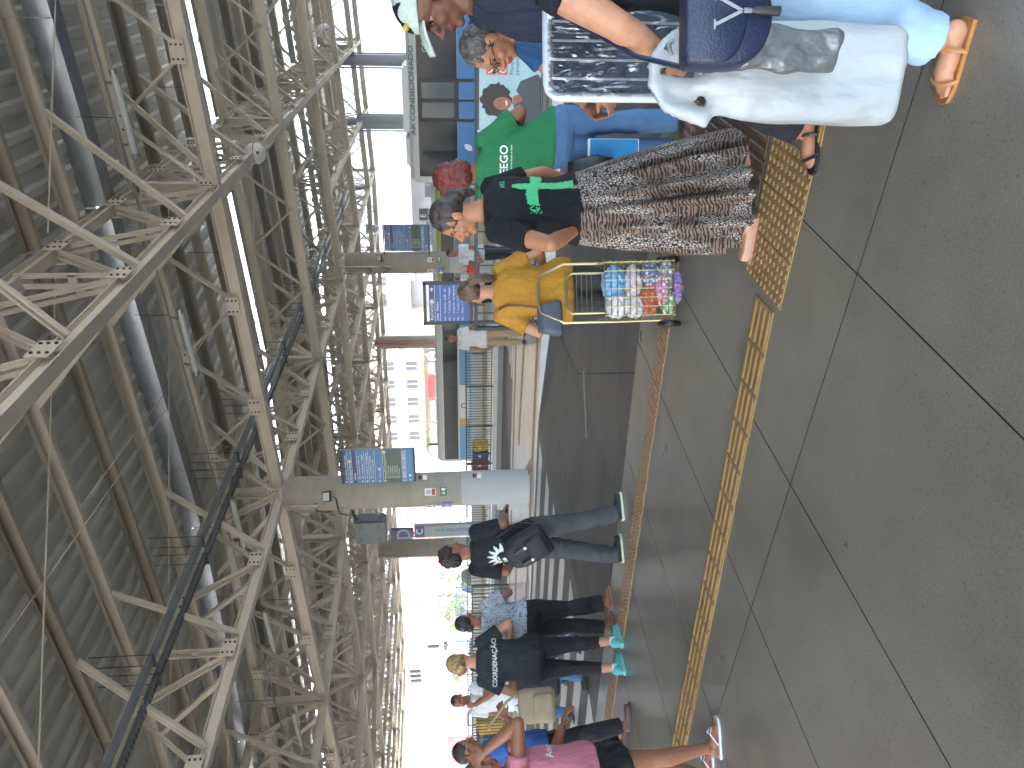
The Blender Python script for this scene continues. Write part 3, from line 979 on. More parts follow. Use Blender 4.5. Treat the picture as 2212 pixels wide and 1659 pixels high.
for dx, lab in ((0, 'perforated cable tray hanging across the roof, left of the pair'), (.36, 'plain steel cable tray hanging across the roof, right of the pair')):
    t = thing('cable_tray', lab, 'cable tray', (-8.62 + dx, 0, 0))
    zt_ = lambda y: 5.62 - .012 * (y - 6)
    b = MB()
    A, B = Vector((0.03, 4.0, zt_(4))), Vector((.1, 33.0, zt_(33)))
    b.bar(A, B, .11, .008)
    for s in (-1, 1):
        b.bar(A + Vector((s * .055, 0, .03)), B + Vector((s * .055, 0, .03)), .008, .065)
    b.build('channel', mat('tray steel', '#818b94', .4, .6, var=.1, vscale=12), t)
    if dx == 0:
        b = MB()
        y = 4.1
        while y < 22:
            for s in (-1, 0, 1):
                b.box((s * .032 + .03, y, zt_(y) - .006), (.022, .05, .004))
            y += .085
        struct(b.build('perforations', m_black, t), 'stuff')
    y = 5.2
    while y < 30:
        b = MB()
        for s in (-1, 1):
            b.tube([(s * .1 + .04, y, zt_(y) - .02), (s * .1 + .04, y, ZT0 + .25)], .007, 5)
        b.build('hanger_rod', m_dkmet, t)
        b = MB()
        b.bar((-.11 + .04, y, zt_(y) - .02), (.11 + .04, y, zt_(y) - .02), .04, .02)
        b.bar((-.1 + .04, y, zt_(y) - .02), (-.1 + .04, y, zt_(y) + .1), .02, .03, up=(0, 1, 0))
        b.build('hanger_bar', m_dkmet, t)
        y += 2.4
# ------------------------------------------------------------------ fences
def fence(label, x0, x1, y, n_post, ztop=1.08, zbot=.12, zbase=0.0, bar=.012, gap=.11, thick=.05):
    t = thing('railing_fence', label, 'fence', (x0, y, zbase))
    Ln = x1 - x0
    MB().bar((0, 0, ztop), (Ln, 0, ztop), thick, thick * .9).build('top_rail', m_fence, t)
    MB().bar((0, 0, zbot), (Ln, 0, zbot), thick * .7, thick * .6).build('bottom_rail', m_fence, t)
    pm = MB().bar((0, 0, 0), (0, 0, ztop + .02), thick, thick).mesh('post'); pm.materials.append(m_fence)
    for k in range(n_post):
        put(pm, 'post', t, (Ln * k / (n_post - 1), 0, 0))
    bm_ = MB().bar((0, 0, zbot), (0, 0, ztop), bar * 1.6, bar * 1.6).mesh('bar'); bm_.materials.append(m_fence)
    n = int(Ln / gap)
    for k in range(1, n):
        put(bm_, 'bar', t, (Ln * k / n, .001, 0))
    return t
fence('dark railing fence on the near island holding the advertising banner', -5.45, 5.0, 11.95, 6, 1.1, .13, 0, .011, .28, .06)
fence('black railing fence on the far island in front of the recycling bins', -19.0, -10.2, 21.2, 7, .96, .16, 0, .009, .098, .045)
fence('black railing fence left of the crossing before the blue gate', -34, -15.2, 16.1, 9, 1.0, .02, -.0, .011, .14, .05)
fence('low railing fence beyond the crossing behind the left walkers', -36, -19.3, 21.2, 9, .96, .16, 0, .011, .16, .045)
# banner on the fence
t = thing('advertising_banner', 'pale blue advertising banner with a smiling portrait tied to the fence', 'banner', (-2.16, 11.86, .16))
w, h = 2.6, .9
MB().box((w / 2, 0, h / 2), (w, .01, h)).build('sheet', mat('banner blue', '#9fc3cf', .45, var=.08, vscale=1.2, col2='#b9d6dc'), t)
o_ = (0, -.007, 0)
def blob(cx, cz, rx, rz_, n=26, wob=.08, sd=1):
    rnd = random.Random(sd)
    return [(cx + math.cos(2 * PI * k / n) * rx * (1 + rnd.uniform(-wob, wob)), cz + math.sin(2 * PI * k / n) * rz_ * (1 + rnd.uniform(-wob, wob))) for k in range(n)]
def flat(name, pts, m_, dy):
    b = MB(); poly(b, pts, (0, -.007 - dy, 0), X_, Z_); b.build(name, m_, t)
m_dk = mat('print dark hair', '#2b2424', .5); m_skp = mat('print skin', '#a2694c', .5)
flat('printed_hair', blob(.42, .66, .23, .22, 34, .12, 3), m_dk, 0)
flat('printed_neck', [(.36, .42), (.47, .4), (.5, .3), (.42, .22), (.33, .32)], m_skp, .001)
flat('printed_jacket', [(.02, .0), (.06, .22), (.2, .36), (.34, .4), (.42, .25), (.55, .36), (.68, .3), (.78, .05), (.72, .0)], mat('print jacket', '#4c4f57', .5), .002)
flat('printed_face', blob(.37, .56, .09, .135, 24, .01, 5), m_skp, .003)
flat('printed_smile', [(.325, .505), (.36, .485), (.4, .49), (.42, .515), (.37, .51)], m_sw, .004)
flat('printed_eye', blob(.34, .595, .014, .008, 10, 0, 1), m_dk, .004)
flat('printed_eye', blob(.405, .6, .014, .008, 10, 0, 1), m_dk, .004)
m_or = mat('print orange', '#cf6f4e', .5)
b = MB(); rect(b, (0, -.009, 0), X_, Z_, .76, .66, 1.25, .80); rect(b, (0, -.009, 0), X_, Z_, .76, .49, 1.25, .64); b.build('printed_block', m_or, t)
for tx, zz in (('VA', .685), ('CAI', .515)):
    put_text(MB(), tx, Vector((.78, -.011, zz)), X_, Z_, .13).build('lettering', m_sw, t)
b = MB(); put_text(b, 'Procuramos', Vector((.76, -.009, .41)), X_, Z_, .07); put_text(b, 'parceiros', Vector((.76, -.009, .33)), X_, Z_, .07); b.build('small_lettering', mat('print teal', '#2f6f86', .5), t)
b = MB(); b.tube([(-.02, 0, -.02), (-.02, 0, h + .03)], .02); b.tube([(-.02, 0, h + .02), (w, 0, h + .02)], .012); b.tube([(-.02, 0, -.02), (w, 0, -.02)], .012); b.build('frame', m_galv, t, True)
# ------------------------------------------------------------------ buses
def bus(label, x0, x1, y, zg, zroof, zw0, zw1, body, sill, mats, doors=(), text=None, panes=(), front_left=False):
    t = thing('city_bus', label, 'bus', (x0, y, zg))
    Ln, D = x1 - x0, 2.5
    H_ = zroof - zg
    r = .28
    prof = [(0, .32), (0, H_ - r), (.08, H_ - .1), (.3, H_), (D - .3, H_), (D, H_ - r), (D, .32)]
    rings = []
    for xx, s in ((0, .0), (.12, 1), (Ln, 1)):
        rings.append([Vector((xx, D / 2 + (py - D / 2) * (1 if s else .93), pz if pz < .5 else .32 + (pz - .32) * (1 if s else .96))) for py, pz in prof])
    MB().rings(rings).build('body', body, t)
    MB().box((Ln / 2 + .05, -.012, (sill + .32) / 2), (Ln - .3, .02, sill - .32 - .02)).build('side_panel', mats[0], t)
    MB().box((Ln / 2 + .05, -.014, (zw0 + zw1) / 2 - zg), (Ln - .35, .024, zw1 - zw0)).build('window_band', mats[1], t)
    for a, c in panes:
        MB().box(((a + c) / 2, -.031, (zw0 + zw1) / 2 - zg + .02), (c - a - .05, .01, (zw1 - zw0) * .8)).build('window', mats[2], t, bevel=.004)
    for a, c in doors:
        d_ = MB().box(((a + c) / 2, -.035, (zw1 - zg + .35) / 2), (c - a, .03, zw1 - zg - .4)).build('door', m_black, t)
        for k in range(2):
            cx = a + (c - a) * (.27 + .46 * k)
            MB().box((cx, -.055, (zw0 + zw1) / 2 - zg - .02), ((c - a) * .36, .012, (zw1 - zw0) * .82)).build('door_pane', mat('door pane', '#59656e', .12, spec=.4), d_)
            MB().box((cx, -.055, (zw0 - zg) * .55 + .1), ((c - a) * .4, .012, (zw0 - zg) * .7)).build('door_panel', mats[0], d_)
    for xx in (Ln * .16, Ln * .72):
        wv = MB().lathe([(.46, 0), (.48, .03), (.48, .24), (.3, .25)], (xx, .06, .46), 24, 0, Matrix.Rotation(R_(-90), 3, 'X')).build('wheel', m_black, t, True)
        MB().lathe([(.26, 0), (.2, -.02)], (xx, .055, .46), 18, 0, Matrix.Rotation(R_(-90), 3, 'X')).build('rim', m_galv, wv, True)
    if text:
        b = MB(); put_text(b, text[0], Vector((text[1], -.02, text[2])), X_, Z_, text[3], sx=text[4]); b.build('lettering', mat('bus text', '#4b5a66', .5), t)
    return t
m_bpane = mat('bus pane', '#2b333a', .12, spec=.25)
m_busw = mat('bus white', '#d9dee0', .35, var=.04)
m_busb = mat('bus blue', '#3d83c9', .35, var=.05)
bb = bus('large blue and white bus with AR CONDICIONADO on its roof edge', -6.0, 5.5, 24.0, -.42, 2.52, 1.08, 2.24, m_busw, 1.5, (m_busb, m_glass, m_bpane), doors=((1.85, 3.05), (8.2, 9.4)), text=('AR CONDICIONADO', 1.45, 2.75, .19, 1.35), panes=((.3, .95), (.95, 1.75), (3.2, 4.9), (4.9, 6.5)))
MB().box((2.4, 1.0, 3.0), (1.9, 1.6, .22)).build('roof_unit', m_busw, bb, bevel=.06)
MB().box((.9, 1.0, 2.98), (.9, 1.4, .16)).build('roof_hatch', m_busw, bb, bevel=.05)
b = MB(); put_text(b, 'GO', Vector((3.75, -.06, 2.35)), X_, Z_, .2); b.build('window_lettering', m_sw, bb)
b = MB(); poly(b, [(0, 0), (.14, .02), (.2, .14), (.2, .24), (.06, .22), (0, .1)], (1.0, -.03, 1.05), X_, Z_); b.build('emblem', m_sw, bb)
b2 = bus('blue and white bus parked beyond the far island fence', -22.6, -13.0, 33.0, -1.1, 2.02, .97, 1.66, m_busw, 2.0, (mat('bus light blue', '#63a6dd', .4), m_glass, m_bpane), panes=((.3, 1.4), (1.5, 2.9), (3.0, 4.4), (4.5, 5.9), (6.2, 7.4)), doors=((7.5, 8.2),))
MB().box((3.6, -.03, 1.75), (1.9, .012, .5)).build('white_panel', m_sw, b2)
MB().box((2.45, -.03, 1.75), (.35, .012, .5)).build('yellow_panel', mat('bus yellow', '#d9a92c', .4), b2)
b = MB(); disc(b, (0, -.04, 0), X_, Z_, 3.4, 1.78, .16, 8, 0, .1); b.build('emblem', m_busb, b2)
m_gb = mat('bus green', '#7fae3b', .4)
b3 = bus('white bus with a green roof stripe behind the far column', -13.5, -5.6, 30.0, -1.1, 1.99, 1.12, 1.68, m_busw, 2.2, (mat('bus side grey', '#8b9193', .5), m_glass, m_bpane), panes=((.5, 1.9), (2.0, 3.4), (3.5, 4.9)))  # side panel below the windows is plain grey
MB().box((4.0, -.03, 2.86), (7.6, .012, .13)).build('green_stripe', m_gb, b3)
MB().box((4.0, -.03, 2.76), (7.6, .012, .06)).build('yellow_stripe', mat('bus yellow', '#d9a92c', .4), b3)
b = MB(); put_text(b, 'O BRASIL', Vector((1.2, -.04, 2.81)), X_, Z_, .12); b.build('lettering', mat('bus dark green', '#2d5a25', .5), b3)
# ------------------------------------------------------------------ recycling bins
def bin_(label, x, y, z, colr, w=.34, h=.66):
    t = thing('recycling_bin', label, 'bin', (x, y, z))
    m_ = mat('bin ' + colr, colr, .45, var=.08)
    b = MB()
    b.rings([[Vector((sx * w / 2 * k, sy * w / 2 * k, zz)) for sx, sy in ((-1, -1), (1, -1), (1, 1), (-1, 1))] for k, zz in ((.82, .1), (1.0, h * .82))])
    b.build('body', m_, t, bevel=.02)
    MB().rings([[Vector((sx * w / 2 * k, sy * w / 2 * k, zz)) for sx, sy in ((-1, -1), (1, -1), (1, 1), (-1, 1))] for k, zz in ((1.04, h * .82), (1.02, h * .9), (.6, h))]).build('lid', m_, t, bevel=.015)
    MB().box((0, -w * .51, h * .62), (.1, .01, .1)).build('label', m_sw, t)
    MB().bar((0, 0, 0), (0, 0, .1), .05).build('stand', m_galv, t)
for k, (c_, lab) in enumerate((('#c9a52a', 'yellow recycling bin, rightmost of the row behind the fence'), ('#2c4a78', 'dark blue recycling bin next to the yellow one behind the fence'), ('#9c2c38', 'red recycling bin behind the far fence'), ('#6b2531', 'maroon recycling bin at the column end of the row'))):
    bin_(lab, -14.72 - k * .36, 22.5, .05, c_)
for k, (c_, lab) in enumerate((('#cda42b', 'large yellow bin behind the fence at the far left'), ('#2f4f80', 'large blue bin beside the yellow one at the far left'))):
    bin_(lab, -22.75 - k * .75, 17.6, -.3, c_, .7, 1.1)
# low white wall behind the far fence
t = thing('low_wall', 'low white wall with a yellowed base behind the far railing', 'wall', (-30, 27.6, 0))
MB().box((7.5, 0, .27), (31, .3, .54)).build('wall_body', m_kerb, t)
MB().box((7.5, -.155, .05), (30.9, .02, .06)).build('yellow_line', mat('stained yellow', '#b89a52', .7, var=.3, vscale=4), t)
for x in (14.9, 16.4, 17.6):
    MB().tube([(x, -.2, -.0), (x, -.2, .5)], .03).build('drain_pipe', m_dkmet, t, True)
# ------------------------------------------------------------------ buildings across the street
m_wallw = mat('white render wall', '#d9d7d2', .8, var=.05, vscale=.5)
m_wallb = mat('cream render wall', '#d2bf9c', .8, var=.06, vscale=.5)
m_wallg = mat('grey render wall', '#8f9499', .8, var=.08, vscale=.4)
m_frame = mat('window frame', '#a9a294', .5)
m_pane = mat('window pane', '#3b4045', .35, spec=.15)
def window(t, x, z, w, h, y=-.02, split=2, rows=1):
    f = MB().box((x, y, z), (w + .12, .06, h + .12)).build('window', m_frame, t)
    for k in range(split):
        for j in range(rows):
            MB().box((x - w / 2 + (k + .5) * w / split, y - .035, z - h / 2 + (j + .5) * h / rows), (w / split - .05, .012, h / rows - .05)).build('pane', m_pane, f)
t = thing('white_building', 'white two storey building with ALUGA lettering and two windows', 'building', (-28.2, 60, -1.2))
MB().box((4.3, 4, 4.6), (8.9, 8, 9.2)).build('wall', m_wallw, t)
window(t, 5.2, 7.75, .85, .95); window(t, 3.2, 7.85, 1.9, .95, split=4)
b = MB(); put_text(b, 'ALUGA', Vector((2.4, -.03, 6.83)), X_, Z_, .52); b.build('lettering', mat('olive letters', '#8d8a62', .6), t)
MB().box((4.5, -.4, 5.7), (5.2, .9, .7)).build('awning_beam', m_wallw, t)
f = MB().box((4.5, -.06, 4.3), (3.4, .1, 2.3)).build('tiled_wall', mat('grout grey', '#8c8c90', .6), t)
for i in range(11):
    for j in range(8):
        MB().box((2.95 + i * .31, -.115, 3.3 + j * .285), (.295, .02, .27)).build('tile', mat('pale tile', '#b5b5ba', .4, var=.08, vscale=2), f)
t = thing('grey_building', 'grey low building with a concrete canopy behind the blue bus', 'building', (-20.5, 58, -1.2))
MB().box((13, 4, 2.9), (27, 8, 5.8)).build('wall', m_wallg, t)
MB().box((13, -1.2, 5.3), (27.4, 2.6, .9)).build('canopy', mat('concrete canopy', '#7c8086', .8, var=.08), t)
for k in range(7):
    window(t, 2.2 + k * 3.7, 3.2, 1.9, 1.5)
t = thing('grey_tower_house', 'grey upper storey with dark windows right of the far column', 'building', (-24.2, 65, -1.2))
MB().box((2.3, 4, 4.7), (4.4, 8, 9.4)).build('wall', mat('pale grey wall', '#a9adb2', .8), t)
for k in range(2):
    window(t, 2.2 + k * 1.2, 8.1, .8, .9)
t = thing('cream_building', 'cream two storey building with rows of windows and shops below', 'building', (-34.0, 52, -1.2))
MB().box((4.4, 4, 4.6), (8.9, 8, 9.2)).build('wall', m_wallb, t)
for k in range(5):
    window(t, 1.1 + k * 1.55, 7.0, .8, 1.0, split=2)
    window(t, 1.1 + k * 1.55, 5.2, .8, .9, split=2)
MB().box((4.4, -.3, 4.45), (9.1, .6, .28)).build('ledge', m_wallw, t)
MB().box((4.4, -.1, 6.15), (9.0, .2, .14)).build('ledge', m_wallw, t)
for k in range(4):
    s_ = MB().box((1.3 + k * 2.1, -.05, 2.3), (1.8, .12, 2.6)).build('shop_front', m_glassl, t)
    MB().box((1.3 + k * 2.1, -.14, 3.75), (1.9, .1, .5)).build('shop_sign', (m_sw, m_wallg, m_red, m_wallg)[k], s_)
t = thing('shop_sign', 'dark shop sign with a white apple outline over the bus', 'sign', (-25.1, 49.6, 1.95))
MB().box((.4, 0, .5), (1.0, .1, 1.0)).build('panel', mat('sign graphite', '#3a3d42', .5), t)
b = MB(); disc(b, (0, -.055, 0), X_, Z_, .4, .45, .34, 20, 0, .28); poly(b, [(.42, .82), (.5, .92), (.6, .95), (.55, .85)], (0, -.055, 0), X_, Z_); b.build('apple_outline', m_sw, t)
b = MB(); put_text(b, 'MR', Vector((.2, -.056, .35)), X_, Z_, .28); b.build('lettering', m_sw, t)
t = thing('red_building', 'red fronted fast food building left of the letter D sign', 'building', (-76, 80, -1.2))
MB().box((6, 4, 4.0), (12.6, 8, 8.0)).build('wall', m_wallw, t)
MB().box((7, -.1, 5.4), (10, .3, 3.6)).build('red_front', mat('faded red', '#c2575b', .6, var=.08), t)
b = MB()
for s in (0, .8):
    b.tube([(9.2 + s + .4 * math.cos(PI * k / 8) , -.35, 3.6 + 1.5 * math.sin(PI * k / 8)) for k in range(9)], .13, 6)
b.build('yellow_arches', mat('arch yellow', '#dba531', .5), t, True)
t = thing('drugstore', 'red and white drugstore with a long DROGASUL sign at the far left', 'building', (-90, 60, -1.2))
MB().box((5, 5, 3.0), (10.2, 10, 6.2)).build('wall', m_wallw, t)
MB().box((5, -.25, 4.25), (10.3, .4, 1.9)).build('sign_board', mat('sign cream', '#cfc5c3', .6), t)
b = MB(); put_text(b, 'DROGASUL', Vector((2.2, -.47, 3.75)), X_, Z_, 1.6); b.build('lettering', mat('sign dark', '#5b5256', .6), t)
MB().box((5, -.6, 3.1), (10.3, 1.2, .35)).build('red_awning', m_red, t)
MB().box((7.6, -.12, 1.4), (4.6, .2, 2.8)).build('red_front', m_red, t)
MB().box((3, -.12, 1.4), (3.6, .2, 2.5)).build('shop_window', m_glassl, t)
for lab, x, y, w, h, c1_, c2_ in (('blue glazed apartment tower in the distance', -153.4, 150, 5.1, 23.5, '#7f9cc4', '#4a6ea8'), ('white distant tower beside the blue one', -157.3, 151, 3.4, 21, '#c8ccd2', '#9aa4b2'), ('pale narrow tower with a column of windows', -164, 150, 2.6, 30, '#d2d4d6', '#8f97a3'), ('broad pale block low on the left skyline', -178, 150, 9, 9, '#d3d1cd', '#a2a6ab')):
    t = thing('distant_tower', lab, 'building', (x, y, -1.2))
    MB().box((w / 2, 3, h / 2), (w, 6, h)).build('wall', mat('tower ' + c1_, c1_, .7), t)
    n = int((h - 2) / 1.65)
    for k in range(n):
        for j in (0, 1) if w > 5 else (0,):
            MB().box((w * (.14 + .72 * j) if w > 5 else w * .5, -.05, 2.2 + k * 1.6), (w * .2, .2, .8)).build('window', mat('tower pane ' + c2_, c2_, .3), t)
# street furniture and vehicles beyond
def traffic_light(label, x, y, z, heads, pole_x):
    t = thing('traffic_light', label, 'traffic light', (x, y, z))
    for hx, hz, rot in heads:
        hd = MB().box((hx, 0, hz), (.36, .2, .95) if not rot else (.95, .2, .36)).build('head', m_black, t, bevel=.05)
        for k in range(3):
            c = (hx, -.11, hz + (k - 1) * .3) if not rot else (hx + (k - 1) * .3, -.11, hz)
            MB().lathe([(.11, 0), (.11, .03)], c, 12, 0, Matrix.Rotation(R_(90), 3, 'X')).build('lens', mat('dull lens', '#33383a', .3), hd)
    MB().tube([(pole_x, .1, -z - 1.2), (pole_x, .1, .9)], .07, 8).build('pole', m_galv, t, True)
    if abs(pole_x) > .6:
        MB().tube([(pole_x, .1, .8), (0, .1, .8)], .05, 8).build('arm', m_galv, t, True)
traffic_light('pair of hanging traffic lights on a long arm over the left street', -51.6, 45, 4.5, ((0, 0, False), (-.55, 0, False)), 3.5)
traffic_light('single traffic light hanging near the white towers', -53.3, 45.5, 4.5, ((0, 0, False),), -2.0)
traffic_light('two stacked round traffic lights behind the blonde woman', -48.8, 45, 2.6, ((0, .35, False), (.0, -.65, True)), 0.0)
t = thing('street_gate', 'blue steel street gate behind the left fence', 'gate', (-43, 40, -1.2))
m_gate = mat('gate blue', '#6f8fae', .5)
b = MB()
for p, q in (((0, 0, 2.3), (5.2, 0, 2.3)), ((0, 0, .2), (5.2, 0, .2)), ((0, 0, 0), (0, 0, 2.4)), ((5.2, 0, 0), (5.2, 0, 2.4)), ((2.6, 0, 0), (2.6, 0, 2.4))):
    b.bar(p, q, .1, .1, up=(0, 1, 0))
b.build('frame', m_gate, t)
for k in range(18):
    MB().bar((0, .0, .3 + k * .11), (5.2, 0, .3 + k * .11), .03, .03).build('slat', m_gate, t)
def car(label, x, y, rz, col, van=False):
    t = thing('parked_car', label, 'car', (x, y, -1.2), rz)
    m_ = mat('car ' + col, col, .3, .1)
    hh = 1.9 if van else 1.45
    side = [(-2.1, .35), (-2.15, .8), (-1.9, .95), (-1.3, 1.0), (-.7, hh), (1.2, hh), (1.9, 1.0), (2.1, .9), (2.1, .35)]
    rings = []
    for yy, k in ((-.85, .97), (-.8, 1), (.8, 1), (.85, .97)):
        rings.append([Vector((px * k, yy, pz)) for px, pz in side])
    MB().rings(rings).build('body', m_, t, bevel=.03)
    MB().prism([(-.95, 1.03), (-.6, hh - .1), (1.1, hh - .1), (1.55, 1.03)], (0, -.862, 0), X_, Z_, .01).build('window', m_glass, t)
    for px in (-1.35, 1.35):
        MB().lathe([(.32, 0), (.33, .03), (.33, .18)], (px, -.88, .33), 16, 0, Matrix.Rotation(R_(-90), 3, 'X')).build('wheel', m_black, t, True)
    MB().box((-2.13, -.6, .7), (.06, .3, .14)).build('headlight', m_sw, t)
car('white pickup parked behind the left railing', -42.5, 46, R_(10), '#d9dbdc', True)
car('white car parked behind the blue gate', -46.5, 43, R_(5), '#cfd2d3')
car('white van with dark windows seen under the PLATAFORMA sign', -22.6, 50, R_(0), '#cdd3cf', True)
car('red car on the street beyond the recycling bins', -31, 48, R_(0), '#a83038')
car('silver car on the far street left of the white shirted man', -66, 52, R_(0), '#b9bdc0')
# trees: trunk, limbs and a crown of leaf clumps
m_bark = mat('bark', '#5c4a3a', .9, var=.2, vscale=6)
m_leaf = mat('leaf green', '#5f7340', .6, var=.45, vscale=1.8)
m_leaf2 = mat('leaf light green', '#76874c', .6, var=.4, vscale=1.8)
def tree(label, x, y, h, r, seed, ml, n=900, palm=False):
    rnd = random.Random(seed)
    t = thing('palm_tree' if palm else 'street_tree', label, 'tree', (x, y, -1.2))
    if palm:
        MB().tube([(0, 0, 0), (.05, 0, h * .5), (.12, 0, h)], [.14, .1, .08], 8).build('trunk', m_bark, t, True)
        b = MB()
        for k in range(16):
            a = 2 * PI * k / 16 + rnd.uniform(-.2, .2)
            el = rnd.uniform(.1, 1.0)
            p = Vector((.12, 0, h)); prev = p
            for s in range(1, 8):
                f = s / 7
                q = Vector((.12 + math.cos(a) * r * f, math.sin(a) * r * f, h + r * (el * f - 1.1 * f * f)))
                d = (q - prev).normalized()
                sd = d.cross(Vector((0, 0, 1))).normalized()
                for sgn in (-1, 1):
                    for g_ in (0.0, .5):
                        c = prev.lerp(q, g_)
                        tip = c + sd * sgn * r * .28 * (1 - .5 * f) + d * .12 - Vector((0, 0, .1 * r))
                        b.add([c, c + d * .07, tip], [[0, 1, 2]])
                prev = q
        b.build('crown', ml, t)
        return
    MB().tube([(0, 0, 0), (.1, 0, h * .35), (.05, .1, h * .6)], [h * .045, h * .03, h * .02], 8).build('trunk', m_bark, t, True)
    b = MB()
    for k in range(6):
        a = 2 * PI * k / 6
        b.tube([(.08, .05, h * (.35 + .03 * k)), (math.cos(a) * r * .5, math.sin(a) * r * .5, h * .68), (math.cos(a) * r * .8, math.sin(a) * r * .8, h * .8)], [h * .018, h * .01, h * .004], 5)
    b.build('limbs', m_bark, t, True)
    b = MB()
    clumps = [(Vector((rnd.gauss(0, .5) * r, rnd.gauss(0, .5) * r, h * .72 + rnd.gauss(0, .16) * h)), rnd.uniform(.25, .5) * r) for _ in range(16)]
    for _ in range(n):
        c, cr = rnd.choice(clumps)
        v = Vector((rnd.gauss(0, 1), rnd.gauss(0, 1), rnd.gauss(0, 1))).normalized() * cr * rnd.uniform(.5, 1.05)
        p = c + v
        s = r * rnd.uniform(.05, .11)
        a1 = Vector((rnd.gauss(0, 1), rnd.gauss(0, 1), rnd.gauss(0, .6))).normalized() * s
        a2 = a1.cross(Vector((rnd.gauss(0, 1), rnd.gauss(0, 1), rnd.gauss(0, 1)))).normalized() * s * .6
        b.add([p - a1, p + a2, p + a1, p - a2], [[0, 1, 2, 3]])
    b.build('crown', ml, t)
tree('palm tree between the bus front and the nearest column', -27.4, 42, 4.0, 1.5, 1, m_leaf2, palm=True)
tree('small palm tree against the red shop beyond the bins', -29.8, 45, 2.6, 1.1, 2, m_leaf, palm=True)
tree('round leafy tree right of the Desembarque totem', -36.5, 44, 3.1, 1.2, 3, m_leaf2, 1400)
tree('leafy tree left of the Desembarque totem', -42.0, 46, 2.8, 1.0, 4, m_leaf, 1100)
tree('wide bushy tree left of the backpack man', -55.2, 55, 2.9, 1.7, 5, m_leaf2, 1600)
tree('distant dark tree near the blue tower', -82, 85, 7.5, 2.5, 6, m_leaf, 900)
tree('leafy tree beside the drugstore', -64, 55, 3.0, 1.3, 7, m_leaf2, 1100)
tree('thin tree behind the white shirted man', -58.5, 58, 3.2, 1.1, 8, m_leaf, 900)
# ------------------------------------------------------------------ figures: one remeshed body each, clothing and hair as parts
TS_ = bpy.data.scenes.new('workbench')
def remesh(mb, voxel, name, smooth=3, wr=None, fn=None):
    me = mb.mesh('tmp')
    o = bpy.data.objects.new('tmp', me)
    TS_.collection.objects.link(o)
    r = o.modifiers.new('r', 'REMESH'); r.mode = 'VOXEL'; r.voxel_size = voxel
    if smooth:
        s = o.modifiers.new('s', 'SMOOTH'); s.factor = .5; s.iterations = smooth
    vl = TS_.view_layers[0]
    vl.update()
    dg = vl.depsgraph
    out = bpy.data.meshes.new_from_object(o.evaluated_get(dg))
    out.name = name
    bpy.data.objects.remove(o)
    bpy.data.meshes.remove(me)
    if wr or fn:
        n_ = len(out.vertices)
        co = [0.0] * (n_ * 3)
        no = [0.0] * (n_ * 3)
        out.vertices.foreach_get('co', co)
        out.vertices.foreach_get('normal', no)
        for i in range(n_):
            p, nv = Vector(co[3 * i:3 * i + 3]), Vector(no[3 * i:3 * i + 3])
            if wr:
                a, fx, fy, fz = wr
                q = Vector((p.x * fx, p.y * fy, p.z * fz))
                p = p + nv * ((noise.noise(q) + .5 * noise.noise(q * 2.1)) * a)
            if fn:
                p = fn(p, nv)
            co[3 * i:3 * i + 3] = p
        out.vertices.foreach_set('co', co)
        out.update()
    return out
def ering(c, a, b, n=28, p=2.3, M=None):
    out = []
    for k in range(n):
        t = 2 * PI * k / n
        cx, sx = math.cos(t), math.sin(t)
        q = Vector((a * math.copysign(abs(cx) ** (2 / p), cx), b * math.copysign(abs(sx) ** (2 / p), sx), 0))
        out.append((M @ q if M is not None else q) + Vector(c))
    return out
def limb(mb, pts, rad, n=14):
    P = [Vector(p) for p in pts]
    Q, Rr = [], []
    for i in range(len(P) - 1):
        for k in range(4):
            f = k / 4
            Q.append(P[i].lerp(P[i + 1], f)); Rr.append(rad[i] + (rad[i + 1] - rad[i]) * f)
    Q.append(P[-1]); Rr.append(rad[-1])
    mb.tube(Q, Rr, n)
def hand(mb, wrist, d, pn, th, curl=.35, s=1.0, spread=1.0):
    w, d, pn = Vector(wrist), Vector(d).normalized(), Vector(pn)
    pn = (pn - d * pn.dot(d)).normalized()
    lat = d.cross(pn).normalized()
    M = Matrix((lat, d, pn)).transposed()
    mb.ell(w + d * .045 * s, (.04 * s, .052 * s, .017 * s), 14, 8, M=M)
    for k in range(4):
        b = w + d * .082 * s + lat * (k - 1.5) * .0205 * s * th
        L = (1.0, 1.1, 1.03, .82)[k] * s
        p, ang = b, curl * .6
        dirv = d + lat * th * (k - 1.5) * .07 * spread
        pts = [b - d * .02 * s, b]
        for j, l in enumerate((.034, .024, .019)):
            ang += curl * (.5, .9, .7)[j]
            p = p + (dirv * math.cos(ang) + pn * math.sin(ang)).normalized() * l * L
            pts.append(p)
        mb.tube(pts, [.0095 * s, .0095 * s, .0088 * s, .008 * s, .0065 * s], 8)
    b = w + d * .025 * s - lat * th * .028 * s
    d2 = (d * .75 - lat * th * .75 + pn * .35).normalized()
    mb.tube([b, b + d2 * .04 * s, b + d2 * .04 * s + (d2 * .7 + d * .5 + pn * .2).normalized() * .035 * s], [.014 * s, .0115 * s, .008 * s], 8)

